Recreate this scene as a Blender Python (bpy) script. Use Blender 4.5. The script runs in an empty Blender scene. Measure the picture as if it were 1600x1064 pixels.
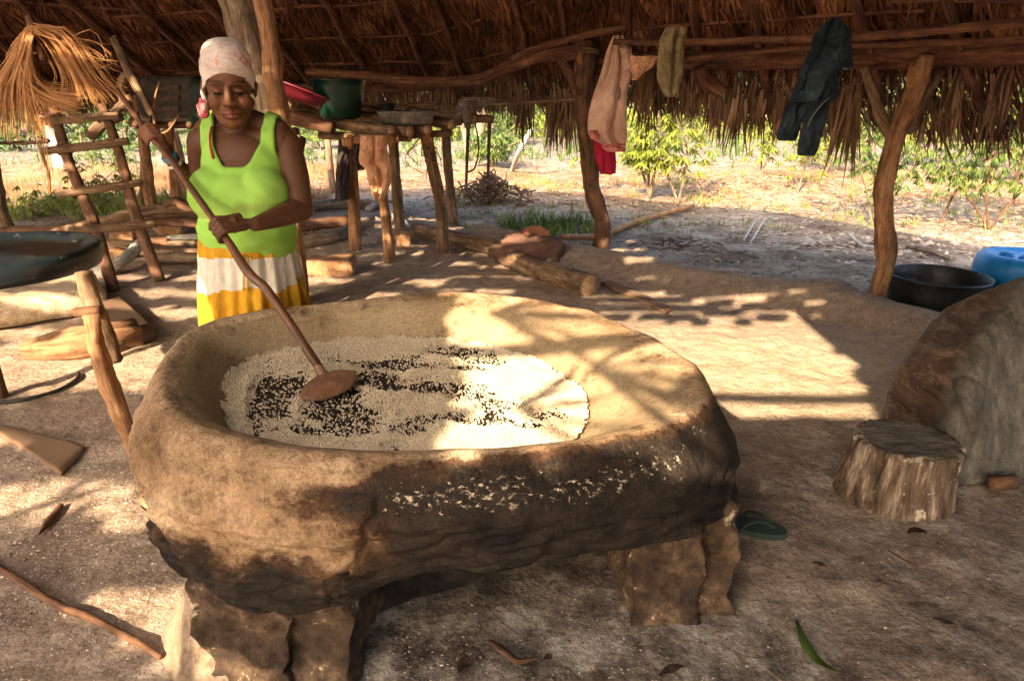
import bpy, math, random
import numpy as np
from mathutils import Vector, Matrix, noise as mnoise
random.seed(7); rng = np.random.default_rng(7)
SC = bpy.context.scene; COL = SC.collection
# ---------------------------------------------------------------- camera, sky, sun, exposure
CAM_H = 1.45; FOC = 1067.0; PITCH = math.atan(382/FOC)
cam_d = bpy.data.cameras.new('camera'); cam = bpy.data.objects.new('camera', cam_d); COL.objects.link(cam)
cam_d.sensor_width = 36; cam_d.lens = 36*FOC/1600; cam_d.clip_start = .05; cam_d.clip_end = 900
cam.location = (0, 0, CAM_H); cam.rotation_euler = (math.pi/2-PITCH, 0, 0)
SC.camera = cam
SUNH = np.array([.45, .893]); SUN_EL = math.radians(30); TN = math.tan(SUN_EL)
w = bpy.data.worlds.new('World'); SC.world = w; w.use_nodes = True
nt = w.node_tree; bg = nt.nodes['Background']
sky = nt.nodes.new('ShaderNodeTexSky'); sky.sky_type = 'NISHITA'; sky.sun_disc = False
sky.sun_elevation = SUN_EL; sky.sun_rotation = math.atan2(-SUNH[0], -SUNH[1])
sky.air_density = 1.0; sky.dust_density = 5.0; sky.ozone_density = .15
nt.links.new(sky.outputs[0], bg.inputs[0]); bg.inputs[1].default_value = .15
sl = bpy.data.lights.new('sun', 'SUN'); sl.energy = 4.6; sl.angle = math.radians(.5); sl.color = (1, .79, .53)
so = bpy.data.objects.new('sun', sl); COL.objects.link(so)
sd = Vector((SUNH[0]*math.cos(SUN_EL), SUNH[1]*math.cos(SUN_EL), -math.sin(SUN_EL)))
so.rotation_euler = sd.to_track_quat('-Z', 'Y').to_euler(); so.location = (-8, -6, 9)
SC.view_settings.view_transform = 'Standard'; SC.view_settings.look = 'None'
SC.view_settings.gamma = 1; SC.view_settings.use_curve_mapping = False
SC.view_settings.exposure = 2.1
SC.cycles.max_bounces = 8; SC.cycles.diffuse_bounces = 5; SC.cycles.use_denoising = True
# ---------------------------------------------------------------- placing helpers
CP, SP = math.cos(PITCH), math.sin(PITCH)
def ray(u, v):
    return np.array([u-800., FOC*CP+(532-v)*SP, -FOC*SP+(532-v)*CP])
def at(u, v, Y):
    d = ray(u, v); return np.array([0, 0, CAM_H])+d*(Y/d[1])
def gp(u, v, z=0.):
    d = ray(u, v); return np.array([0, 0, CAM_H])+d*((z-CAM_H)/d[2])
def N(x, y=0., z=0.): return mnoise.noise((x, y, z))
def sm(a, b, x): t = np.clip((np.asarray(x, float)-a)/(b-a), 0, 1); return t*t*(3-2*t)
# ---------------------------------------------------------------- mesh helpers
class Geo:
    def __init__(s): s.V = []; s.F = []; s.U = []; s.M = []; s.n = 0
    def add(s, V, F, U=None, mi=0):
        s.V.append(np.asarray(V, float).reshape(-1, 3))
        s.F += [tuple(i+s.n for i in f) for f in F]
        s.U += U if U is not None else [None]*len(F)
        s.M += [mi]*len(F); s.n += len(s.V[-1]); return s
    def merge(s, g, mi=None):
        s.V += g.V; s.F += [tuple(i+s.n for i in f) for f in g.F]; s.U += g.U
        s.M += g.M if mi is None else [mi]*len(g.F); s.n += g.n; return s
    def verts(s): return np.concatenate(s.V)
    def move(s, M, t=(0, 0, 0)):
        s.V = [v@np.asarray(M, float).T+np.asarray(t, float) for v in s.V]; return s
def rot(ax, a): return np.array(Matrix.Rotation(a, 3, ax))
def mesh_obj(name, geo, mat, loc, smooth=True):
    V = geo.verts()-np.asarray(loc, float)
    me = bpy.data.meshes.new(name); me.from_pydata(V.tolist(), [], geo.F)
    if any(u is not None for u in geo.U):
        uv = me.uv_layers.new(name='UVMap'); arr = []
        for f, u in zip(geo.F, geo.U): arr += (u if u is not None else [(0, 0)]*len(f))
        uv.data.foreach_set('uv', np.array(arr, float).ravel())
    mats = mat if isinstance(mat, (list, tuple)) else [mat]
    for m in mats: me.materials.append(m)
    me.polygons.foreach_set('material_index', geo.M)
    me.polygons.foreach_set('use_smooth', [smooth]*len(geo.F)); me.update()
    return bpy.data.objects.new(name, me)
WL = {}
def put(o, loc, parent=None):
    COL.objects.link(o); loc = np.asarray(loc, float); WL[o.name] = loc
    if parent is not None: o.parent = parent; o.location = loc-WL[parent.name]
    else: o.location = loc
    return o
def tag(o, label=None, cat=None, group=None, kind=None):
    if label: o['label'] = label
    if cat: o['category'] = cat
    if group: o['group'] = group
    if kind: o['kind'] = kind
    return o
def thing(name, loc, label, cat, group=None):
    return tag(put(bpy.data.objects.new(name, None), loc), label, cat, group)
def part(name, geo, mat, parent, smooth=True, kind=None):
    V = geo.verts(); c = (V.min(0)+V.max(0))/2
    return tag(put(mesh_obj(name, geo, mat, c, smooth), c, parent), kind=kind)
def solo(name, geo, mat, label=None, cat=None, group=None, kind=None, smooth=True):
    V = geo.verts(); c = (V.min(0)+V.max(0))/2; c[2] = V[:, 2].min()
    return tag(put(mesh_obj(name, geo, mat, c, smooth), c), label, cat, group, kind)
def big(name, V, k, mat, parent=None, kind='stuff', label=None, cat=None, smooth=False, F=None, uv=None):
    """V (n,3); faces are consecutive runs of k vertices, or F (m,k)"""
    V = np.asarray(V, np.float32).reshape(-1, 3); c = V.mean(0)
    me = bpy.data.meshes.new(name)
    if F is None: F = np.arange(len(V)).reshape(-1, k)
    me.vertices.add(len(V)); me.vertices.foreach_set('co', (V-c).ravel())
    me.loops.add(F.size); me.loops.foreach_set('vertex_index', F.ravel().astype(np.int32))
    me.polygons.add(len(F)); me.polygons.foreach_set('loop_start', np.arange(0, F.size, F.shape[1], dtype=np.int32))
    me.polygons.foreach_set('use_smooth', np.full(len(F), smooth))
    me.update(calc_edges=True); me.materials.append(mat)
    o = bpy.data.objects.new(name, me); put(o, c, parent); tag(o, label, cat, None, kind); return o
def cr(pts, n):
    """catmull-rom resample of points (any dimension) to n"""
    P = np.asarray(pts, float); m = len(P)
    if m == 2: t = np.linspace(0, 1, n)[:, None]; return P[0]*(1-t)+P[1]*t
    P2 = np.vstack([2*P[0]-P[1], P, 2*P[-1]-P[-2]]); out = []
    for t in np.linspace(0, m-1-1e-9, n):
        i = int(t); f = t-i; a, b, c, d = P2[i:i+4]
        out.append(.5*((2*b)+(-a+c)*f+(2*a-5*b+4*c-d)*f*f+(-a+3*b-3*c+d)*f**3))
    return np.array(out)
def tube(pts, r, seg=10, n=None, rough=0., flat=1., seed=None, cap=True, crook=0., geo=None, mi=0):
    """a branch or log: crooked path, radius list, bumpy skin; uv = (round, along) in metres"""
    g = geo or Geo(); pts = np.asarray(pts, float)
    L = np.linalg.norm(np.diff(pts, axis=0), axis=1).sum()
    rr = np.atleast_1d(np.asarray(r, float)); rm = rr.max()
    if n is None: n = int(min(60, max(len(pts), L/max(rm*1.2, .02))))
    n = max(n, 2); C = cr(pts, n); R = np.interp(np.linspace(0, 1, n), np.linspace(0, 1, len(rr)), rr) if len(rr) > 1 else np.full(n, rr[0])
    sd_ = random.random()*100 if seed is None else seed
    if crook:
        for i in range(n):
            t = i/(n-1)*L; C[i] += crook*np.array([N(t*1.7, sd_), N(t*1.7, sd_+9), N(t*1.7, sd_+21)*.5])*min(1, 4*i/(n-1), 4*(n-1-i)/(n-1)+.0)
    T = np.gradient(C, axis=0); T /= np.linalg.norm(T, axis=1)[:, None]+1e-9
    up = np.array([0, 0, 1.]) if abs(T[0][2]) < .9 else np.array([0, 1., 0])
    X = np.cross(up, T[0]); X /= np.linalg.norm(X); V = []; U = []; F = []; l = 0
    for i in range(n):
        X = X-T[i]*X.dot(T[i]); X /= np.linalg.norm(X); Y = np.cross(T[i], X)
        if i: l += np.linalg.norm(C[i]-C[i-1])
        for j in range(seg):
            a = 2*math.pi*j/seg
            k = 1+(rough*(N(math.cos(a)*1.3+sd_, math.sin(a)*1.3, l/rm*.35)+.5*N(math.cos(a)*3+sd_, math.sin(a)*3, l/rm*.9)) if rough else 0)
            V.append(C[i]+R[i]*k*(math.cos(a)*X+flat*math.sin(a)*Y))
        U.append(l)
    cc = 2*math.pi*rm
    UU = []
    for i in range(n-1):
        for j in range(seg):
            k = (j+1) % seg; F.append((i*seg+j, i*seg+k, (i+1)*seg+k, (i+1)*seg+j))
            a0, a1 = cc*j/seg, cc*(j+1)/seg
            UU.append([(a0, U[i]), (a1, U[i]), (a1, U[i+1]), (a0, U[i+1])])
    if cap:
        for i, rev in ((0, True), (n-1, False)):
            V.append(C[i]+T[i]*(R[i]*.12*(-1 if rev else 1))); c = len(V)-1
            for j in range(seg):
                k = (j+1) % seg; f = (i*seg+k, i*seg+j, c) if rev else (i*seg+j, i*seg+k, c)
                F.append(f); UU.append([(.3*R[i]*math.cos(6.28*x/seg), .05*R[i]*math.sin(6.28*x/seg)) for x in (j, k)]+[(0, 0)])
    return g.add(V, F, UU, mi)
def lathe(prof, c, seg=40, wob=0., sx=1., sy=1., geo=None, mi=0, seed=3.):
    g = geo or Geo(); V = []; F = []; m = len(prof)
    for j in range(seg):
        a = 2*math.pi*j/seg
        for (r, z) in prof:
            k = 1+wob*N(math.cos(a)*1.5+seed, math.sin(a)*1.5, z*6)
            V.append((c[0]+r*k*math.cos(a)*sx, c[1]+r*k*math.sin(a)*sy, c[2]+z))
    for j in range(seg):
        k = (j+1) % seg
        for i in range(m-1): F.append((j*m+i, k*m+i, k*m+i+1, j*m+i+1))
    return g.add(V, F, None, mi)
def ell(c, r, M=None, nu=20, nv=12, geo=None, mi=0):
    g = geo or Geo(); V = [(0, 0, -1)]; F = []
    for i in range(1, nv):
        p = -math.pi/2+math.pi*i/nv
        for j in range(nu): a = 2*math.pi*j/nu; V.append((math.cos(p)*math.cos(a), math.cos(p)*math.sin(a), math.sin(p)))
    V.append((0, 0, 1)); V = np.array(V)*np.asarray(r, float)
    if M is not None: V = V@np.asarray(M).T
    for j in range(nu):
        k = (j+1) % nu; F.append((0, 1+k, 1+j))
        for i in range(nv-2): a = 1+i*nu; F.append((a+j, a+k, a+nu+k, a+nu+j))
        a = 1+(nv-2)*nu; F.append((a+j, a+k, len(V)-1))
    return g.add(V+np.asarray(c, float), F, None, mi)
def caps(p0, p1, r0, r1, geo, nu=16, flat=1.):
    """tapered capsule"""
    p0 = np.asarray(p0, float); p1 = np.asarray(p1, float); T = p1-p0; L = np.linalg.norm(T); T = T/L
    up = np.array([0, 0, 1.]) if abs(T[2]) < .9 else np.array([0, 1., 0])
    X = np.cross(up, T); X /= np.linalg.norm(X); Y = np.cross(T, X); V = []; F = []
    rings = [(-math.cos(a)*r0, math.sin(a)*r0) for a in np.linspace(.25, math.pi/2, 4)]+[(L+math.cos(a)*r1, math.sin(a)*r1) for a in np.linspace(math.pi/2, .25, 4)]
    for (h, r) in rings:
        for j in range(nu): a = 2*math.pi*j/nu; V.append(p0+T*h+r*(X*math.cos(a)+flat*Y*math.sin(a)))
    m = len(rings)
    for i in range(m-1):
        for j in range(nu): k = (j+1) % nu; F.append((i*nu+j, i*nu+k, (i+1)*nu+k, (i+1)*nu+j))
    F.append(tuple(range(nu-1, -1, -1))); F.append(tuple(range((m-1)*nu, m*nu)))
    return geo.add(V, F)
def box(c, s, M=None, geo=None, mi=0, jit=0., div=1):
    g = geo or Geo(); s = np.asarray(s, float)/2; V = []; F = []; n = div+1
    idx = {}
    def vid(p):
        k = tuple(np.round(p, 5))
        if k not in idx: idx[k] = len(V); V.append(p)
        return idx[k]
    for ax in range(3):
        for sg in (-1, 1):
            a, b = [i for i in range(3) if i != ax]
            for i in range(div):
                for j in range(div):
                    q = []
                    for (x, y) in ((0, 0), (1, 0), (1, 1), (0, 1)):
                        p = [0, 0, 0]; p[ax] = sg; p[a] = -1+2*(i+x)/div; p[b] = -1+2*(j+y)/div; q.append(vid(p))
                    if (sg > 0) == (ax == 1): q = q[::-1]
                    F.append(tuple(q))
    V = np.array(V, float)
    if div > 1:   # round the corners a little
        ln = np.linalg.norm(V, axis=1)[:, None]; V = V*(1-.10*np.clip(ln-1, 0, 1))
    V = V*s
    if jit: V += np.array([[N(*(v*9+7.3))*jit, N(*(v*9+17.3))*jit, N(*(v*9+27.3))*jit] for v in V])
    if M is not None: V = V@np.asarray(M).T
    return g.add(V+np.asarray(c, float), F, None, mi)
# ---------------------------------------------------------------- materials
def _n(t, ty, **k):
    n = t.nodes.new(ty)
    for a, b in k.items(): setattr(n, a, b)
    return n
def ramp(t, fac, cols, lo=.3, hi=.7):
    r = _n(t, 'ShaderNodeValToRGB'); e = r.color_ramp.elements; m = len(cols)
    e[0].position = lo; e[1].position = hi
    e[0].color = (*cols[0], 1); e[1].color = (*cols[-1], 1)
    for i in range(1, m-1): x = e.new(lo+(hi-lo)*i/(m-1)); x.color = (*cols[i], 1)
    t.links.new(fac, r.inputs[0]); return r.outputs[0]
def noi(t, co, scale, detail=6, rough=.6, stretch=None, dist=0.):
    if stretch:
        mp = _n(t, 'ShaderNodeMapping'); mp.inputs['Scale'].default_value = stretch; t.links.new(co, mp.inputs[0]); co = mp.outputs[0]
    n = _n(t, 'ShaderNodeTexNoise'); n.inputs['Scale'].default_value = scale; n.inputs['Detail'].default_value = detail
    n.inputs['Roughness'].default_value = rough; n.inputs['Distortion'].default_value = dist
    t.links.new(co, n.inputs['Vector']); return n.outputs[0]
def mixc(t, f, a, b, ty='MIX'):
    m = _n(t, 'ShaderNodeMix', data_type='RGBA', blend_type=ty)
    for s, x in ((m.inputs[0], f), (m.inputs[6], a), (m.inputs[7], b)):
        if isinstance(x, (int, float)): s.default_value = x
        elif isinstance(x, tuple): s.default_value = (*x, 1)
        else: t.links.new(x, s)
    return m.outputs[2]
def math_(t, op, a, b=0., clamp=False):
    m = _n(t, 'ShaderNodeMath', operation=op, use_clamp=clamp)
    for i, x in ((0, a), (1, b)):
        if isinstance(x, (int, float)): m.inputs[i].default_value = x
        else: t.links.new(x, m.inputs[i])
    return m.outputs[0]
def newmat(name):
    m = bpy.data.materials.new(name); m.use_nodes = True; t = m.node_tree
    return m, t, t.nodes['Principled BSDF'], _n(t, 'ShaderNodeTexCoord')
def bump(t, b, h, dist, strength=1.):
    bp = _n(t, 'ShaderNodeBump'); bp.inputs['Distance'].default_value = dist; bp.inputs['Strength'].default_value = strength
    t.links.new(h, bp.inputs['Height']); t.links.new(bp.outputs[0], b.inputs['Normal'])
def mat(name, cols, scale=6, rough=.85, bmp=.004, bscale=None, coord='Object', stretch=None, island=0., spec=.3, detail=6, lo=.3, hi=.7, metal=0., speck=None, trans=0., grit=None):
    m, t, b, tc = newmat(name); co = tc.outputs[coord]
    c = ramp(t, noi(t, co, scale, detail, stretch=stretch), cols, lo, hi)
    if grit is None: grit = 0 if (island or not bmp) else (.22 if any(q in name for q in ('cloth', 'rag', 'denim', 'trim', 'plastic', 'meal', 'bead', 'lash', 'knit')) else .8)
    if grit:
        k = ramp(t, noi(t, co, scale*4.5, 9, .78, stretch=stretch), [(1-.75*grit,)*3, (1, 1, 1), (1+.45*grit, 1+.42*grit, 1+.38*grit)], .34, .66)
        c = mixc(t, 1., c, k, 'MULTIPLY')
        k = ramp(t, noi(t, co, scale*.35, 5, .6), [(1-.45*grit,)*3, (1+.2*grit,)*3], .36, .62); c = mixc(t, 1., c, k, 'MULTIPLY')
    if speck:
        f = ramp(t, noi(t, co, speck[1], 4, .7), [(0, 0, 0), (1, 1, 1)], speck[2], speck[2]+.06)
        c = mixc(t, f, c, speck[0])
    if island:
        g = _n(t, 'ShaderNodeNewGeometry'); mr = _n(t, 'ShaderNodeMapRange'); mr.inputs[3].default_value = 1-island; mr.inputs[4].default_value = 1+island
        t.links.new(g.outputs['Random Per Island'], mr.inputs[0])
        h = _n(t, 'ShaderNodeHueSaturation'); t.links.new(mr.outputs[0], h.inputs['Value']); t.links.new(c, h.inputs['Color']); c = h.outputs[0]
    t.links.new(c, b.inputs['Base Color']); b.inputs['Roughness'].default_value = rough
    b.inputs['Specular IOR Level'].default_value = spec; b.inputs['Metallic'].default_value = metal
    if bmp: bump(t, b, noi(t, co, bscale or scale*3, 5, .65, stretch), bmp)
    if trans:
        tr = _n(t, 'ShaderNodeBsdfTranslucent'); t.links.new(c, tr.inputs[0]); mx = _n(t, 'ShaderNodeMixShader'); mx.inputs[0].default_value = trans
        t.links.new(b.outputs[0], mx.inputs[1]); t.links.new(tr.outputs[0], mx.inputs[2]); t.links.new(mx.outputs[0], t.nodes['Material Output'].inputs[0])
    return m
BK = (1, .12, 1)
M = {}
M['bark'] = mat('bark', [(.06, .034, .021), (.19, .115, .068), (.36, .24, .155)], 24, .92, .012, 55, 'UV', BK)
M['bark_grey'] = mat('bark_grey', [(.09, .06, .04), (.22, .155, .105), (.38, .29, .20)], 24, .92, .010, 50, 'UV', BK)
M['bark_orange'] = mat('bark_orange', [(.11, .052, .026), (.29, .145, .07), (.45, .27, .15)], 22, .9, .011, 46, 'UV', BK)
M['bark_dark'] = mat('bark_dark', [(.05, .026, .016), (.14, .068, .038), (.22, .11, .06)], 22, .9, .006, 50, 'UV', BK)
M['bark_white'] = mat('bark_white', [(.30, .26, .22), (.62, .57, .5)], 12, .9, .004, 40, 'UV', (1, .5, 1))
M['beam'] = mat('beam', [(.04, .016, .010), (.14, .058, .031), (.27, .125, .07)], 22, .85, .007, 46, 'UV', BK)
M['cutwood'] = mat('cutwood', [(.34, .2, .11), (.5, .33, .2)], 20, .85, .003, 60)
M['pole'] = mat('pole_wood', [(.06, .026, .014), (.13, .058, .03), (.22, .10, .05)], 18, .34, .002, 40, 'UV', BK, spec=.5)
M['thatch'] = mat('thatch', [(.045, .017, .008), (.15, .058, .026), (.34, .15, .066)], 3, .8, .002, 40, 'Object', island=.72, spec=.3, trans=.15)
M['fringe'] = mat('thatch_fringe', [(.10, .055, .032), (.24, .135, .075), (.38, .25, .155)], 3, .8, .002, 40, 'Object', island=.65, spec=.3, trans=.25)
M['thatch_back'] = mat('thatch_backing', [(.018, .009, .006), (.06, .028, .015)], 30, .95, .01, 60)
M['straw'] = mat('palm_straw', [(.24, .10, .032), (.40, .185, .065), (.50, .27, .11)], 9, .6, .001, 40, 'Object', island=.3, trans=.15)
M['leaf'] = mat('leaf_green', [(.035, .07, .015), (.09, .14, .028), (.22, .24, .05)], 4, .5, 0, island=.4, trans=.4)
M['leaf_yellow'] = mat('leaf_yellow_green', [(.10, .14, .02), (.22, .26, .04), (.36, .32, .07)], 4, .5, 0, island=.4, trans=.45)
M['leaf_dark'] = mat('leaf_dark', [(.015, .04, .012), (.035, .075, .02), (.07, .11, .03)], 1.2, .6, 0, island=.5, trans=.25)
M['leaf_mid'] = mat('leaf_mid', [(.035, .07, .018), (.08, .13, .03), (.17, .21, .05)], .8, .6, 0, island=.5, trans=.3)
M['dry_grass'] = mat('dry_grass', [(.20, .095, .04), (.32, .17, .08), (.40, .27, .14)], 1.5, .8, 0, island=.4, trans=.3)
M['grass'] = mat('green_grass', [(.08, .13, .025), (.20, .23, .045), (.36, .31, .08)], 1.5, .7, 0, island=.4, trans=.35)
M['litter'] = mat('leaf_litter', [(.16, .09, .05), (.34, .23, .14), (.5, .4, .28)], 3, .9, 0, island=.6)
M['clay_block'] = mat('clay_block', [(.30, .15, .075), (.46, .26, .14)], 12, .95, .006, 40)
M['stone'] = mat('pebble', [(.2, .15, .11), (.4, .32, .25), (.55, .48, .40)], 7, .9, .003, island=.4)
M['chip'] = mat('white_chip', [(.42, .34, .25), (.66, .58, .47)], 30, .9, 0, island=.3)
M['ash_bit'] = mat('ash_flake', [(.10, .08, .065), (.35, .30, .25), (.6, .55, .48)], 30, .95, 0, island=.5)
M['plank'] = mat('weathered_plank', [(.28, .19, .12), (.44, .33, .22), (.55, .44, .32)], 10, .9, .003, 40, stretch=(.3, 3, 3), speck=((.62, .57, .5), 30, .6))
M['black_tin'] = mat('black_tin', [(.008, .008, .008), (.03, .028, .025)], 10, .5, .002, 30)
M['alu'] = mat('aluminium', [(.20, .19, .18), (.45, .43, .40)], 20, .42, .002, 60, metal=.8)
# ---------------------------------------------------------------- ground
berm = np.array([gp(*p)[:2] for p in ((760, 372), (880, 402), (1010, 432), (1150, 458), (1300, 482), (1440, 520), (1600, 560))])
def seg_dist(P, A, B):
    d = B-A; t = np.clip(((P-A)@d)/(d@d), 0, 1); return np.linalg.norm(P-(A+t[..., None]*d), axis=-1)
def gz_arr(x, y):
    P = np.stack([x, y], -1); dm = np.full(x.shape, 9.)
    for i in range(len(berm)-1): dm = np.minimum(dm, seg_dist(P, berm[i], berm[i+1]))
    z = .15*np.exp(-(dm/.26)**2)
    m = gp(1190, 300)[:2]; z += .28*np.exp(-(((x-m[0])/1.0)**2+((y-m[1])/.7)**2))
    m = gp(1300, 468)[:2]; z += .09*np.exp(-(((x-m[0])/.22)**2+((y-m[1])/.18)**2))
    z += np.where(y > 14, (y-14)*.004, 0)
    return z
def gz(x, y):
    z = float(gz_arr(np.array([float(x)]), np.array([float(y)]))[0])
    d = math.hypot(x, y-2)
    a = .014+.03*min(1, max(0, (d-5)/5))
    z += a*(N(x*1.3, y*1.3, 3)+.5*N(x*3.1, y*3.1, 7))
    if d < 7: z += .012*N(x*3.6, y*3.6, 1)+.008*N(x*8, y*8, 2)+.004*N(x*19, y*19, 5)
    elif d < 40: z += .012*N(x*5, y*5, 1)
    return z
def build_ground():
    def axis(lo, hi, fine, n):   # spacing grows outwards
        t = np.linspace(-1, 1, n); s = np.sinh(t*4.6)/math.sinh(4.6)
        return s
    nx, ny = 400, 460
    tx = np.linspace(-1, 1, nx); xs = np.sign(tx)*(np.abs(tx)*5.2+ (np.exp(np.clip(np.abs(tx)-.55, 0, 1)*13)-1)*1.25)
    ty = np.linspace(0, 1, ny); ys = -1.5+ty*11+(np.exp(np.clip(ty-.60, 0, 1)*17)-1)*.55
    xs = xs*np.minimum(1, 400/abs(xs).max()); X, Y = np.meshgrid(xs, ys)
    # behind the camera
    back = np.array([-300., -60, -20, -8, -4, -2.4]); Yb = np.concatenate([back, ys]); X, Y = np.meshgrid(xs, Yb)
    Z = np.array([[gz(a, b) for a, b in zip(r, q)] for r, q in zip(X, Y)])
    V = np.stack([X, Y, Z], -1).reshape(-1, 3); h, w_ = X.shape
    i = np.arange(h-1)[:, None]*w_+np.arange(w_-1)[None, :]
    F = np.stack([i, i+1, i+1+w_, i+w_], -1).reshape(-1, 4)
    m, t, b, tc = newmat('packed_earth'); co = tc.outputs['Object']
    at_ = _n(t, 'ShaderNodeVertexColor', layer_name='zone'); sep = _n(t, 'ShaderNodeSeparateColor'); t.links.new(at_.outputs[0], sep.inputs[0])
    base = ramp(t, noi(t, co, 1.6, 8, .62), [(.23, .155, .11), (.34, .25, .185), (.45, .35, .27)], .34, .66)
    base = mixc(t, .6, base, ramp(t, noi(t, co, 14, 6, .7), [(.16, .11, .085), (.32, .235, .18), (.47, .38, .305)], .32, .68))
    sand = ramp(t, noi(t, co, 2.3, 8, .66), [(.16, .11, .075), (.31, .23, .165), (.43, .34, .255)], .36, .64)
    dry = ramp(t, noi(t, co, 1.1, 8, .7), [(.19, .10, .055), (.31, .195, .12), (.41, .30, .215)], .36, .64)
    ash = ramp(t, noi(t, co, 7, 7, .7), [(.08, .062, .05), (.22, .18, .15), (.48, .43, .37)], .38, .64)  # ash tone, reused as painted shade on the far field
    c = mixc(t, sep.outputs[1], base, sand); c = mixc(t, sep.outputs[2], c, dry)
    fa = math_(t, 'ADD', sep.outputs[0], math_(t, 'MULTIPLY', math_(t, 'SUBTRACT', noi(t, co, 3, 5), .5), 1.2), True)
    fa = math_(t, 'MULTIPLY', fa, sm_node(t, sep.outputs[0]))
    c = mixc(t, fa, c, ash)
    dust = ramp(t, noi(t, co, 38, 5, .75), [(0, 0, 0), (1, 1, 1)], .56, .66)
    dm = ramp(t, noi(t, co, 1.9, 4, .6), [(0, 0, 0), (1, 1, 1)], .44, .62)
    c = mixc(t, math_(t, 'MULTIPLY', math_(t, 'MULTIPLY', dust, dm), .38), c, (.55, .46, .36))
    dk = ramp(t, noi(t, co, 21, 6, .75), [(1, 1, 1), (0, 0, 0)], .30, .37)
    c = mixc(t, math_(t, 'MULTIPLY', dk, .5), c, (.07, .045, .03))
    c = mixc(t, at_.outputs[1], c, ramp(t, noi(t, co, 9, 8, .75), [(.42, .30, .19), (.60, .50, .36)], .35, .6))  # paler earth painted in where the sun patches fall, to brighten them
    c = mixc(t, math_(t, 'MULTIPLY', ramp(t, noi(t, co, 5, 8, .75, dist=.5), [(0, 0, 0), (1, 1, 1)], .54, .66), .45), c, (.50, .42, .33))
    b.inputs['Roughness'].default_value = .95; b.inputs['Specular IOR Level'].default_value = .15
    hh = math_(t, 'ADD', math_(t, 'MULTIPLY', noi(t, co, 6, 10, .62), 2.2), math_(t, 'MULTIPLY', noi(t, co, 34, 6, .7), .5))
    bump(t, b, hh, .018)
    fk = ramp(t, noi(t, co, 75, 5, .8), [(.62, .60, .58), (1, 1, 1), (1.22, 1.2, 1.18)], .36, .64); c = mixc(t, 1., c, fk, 'MULTIPLY')
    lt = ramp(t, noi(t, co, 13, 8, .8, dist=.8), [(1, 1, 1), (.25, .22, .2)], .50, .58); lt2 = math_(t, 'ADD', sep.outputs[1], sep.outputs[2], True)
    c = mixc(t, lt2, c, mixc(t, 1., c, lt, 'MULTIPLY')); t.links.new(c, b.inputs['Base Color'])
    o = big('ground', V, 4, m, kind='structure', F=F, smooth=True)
    x, y = V[:, 0], V[:, 1]
    # zones: r ash in front of the oven and painted shade on the far field, g grey sand outside, b dry red field
    r = np.exp(-(((x+.0)/.95)**2+((y-1.35)/.6)**2)**2)*1.3
    r = np.maximum(r, .55*sm(.2, 1.2, x)*(1-sm(2.4, 3, y)))
    A, B_ = berm[0], berm[-1]; side = ((B_-A)[0]*(y-A[1])-(B_-A)[1]*(x-A[0]))/np.linalg.norm(B_-A)
    g = sm(-.05, .35, side)*sm(-1.2, -.6, x-A[0]+1.0)
    g = np.maximum(g, sm(8.8, 9.6, y))
    r = np.maximum(r, .75*sm(15, 18, y)); bb = sm(9.2, 10.5, y+.8*np.sin(x*.9))*(1-sm(13.5, 15.5, y+.6*np.sin(x*.7)))  # far field greyed in its colour to stand in for shade
    bb = np.maximum(bb, sm(6.8, 8.2, y)*(1-sm(-3.0, -1.8, x))*(1-sm(13, 15, y)))
    ca = o.data.color_attributes.new('zone', 'FLOAT_COLOR', 'POINT')
    ca.data.foreach_set('color', np.stack([r, g, bb, .65*np.exp(-(((x-1.5)/.9)**2+((y-3.6)/.75)**2)**2)+.5*np.exp(-(((x+1.9)/1.0)**2+((y-4.2)/.6)**2))], -1).astype(np.float32).ravel())  # alpha: sun patches painted paler into the floor
    return o
def sm_node(t, s):
    return math_(t, 'MULTIPLY', s, 1.6, True)
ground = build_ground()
def gput(u, v, r=0.):
    p = gp(u, v, r); p[2] = gz(p[0], p[1])+r; return p
# ---------------------------------------------------------------- the thatched shelter
EV = [(-7.4, 7.6, 1.60), (-3.8, 8.8, 1.52), (-.7, 8.3, 1.56), (.87, 6.75, 1.76), (2.6, 4.73, 1.67), (4.3, 2.75, 1.62),
      (4.8, -1.2, 1.75), (2, -4, 1.8), (-4, -4, 1.8), (-7.6, -1.5, 1.8), (-8.2, 3.5, 1.7)]
RD = [(-6, 2.6, 4.1), (-3.8, 2.6, 4.1), (-1.3, 2.6, 4.1), (0, 2.6, 4.1), (0, 2.6, 4.1), (0, 2.6, 4.1),
      (0, 2.6, 4.1), (0, 2.6, 4.1), (-4, 2.6, 4.1), (-6, 2.6, 4.1), (-6, 2.6, 4.1)]
EV = np.array(EV); RD = np.array(RD); OH = .62
hut = thing('thatched_shelter', (0, 4.5, 0), 'open sided shelter of crooked log posts and beams under a low brown palm thatch roof', 'shelter')
def roofp(i, s, d):
    """side i, s 0..1 along the eave, d metres (plan) up from the beam; negative hangs outside"""
    j = (i+1) % len(EV); E = EV[i]*(1-s)+EV[j]*s; R = RD[i]*(1-s)+RD[j]*s
    L = np.linalg.norm((R-E)[:2]); return E+(R-E)*(d/L), L
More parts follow.
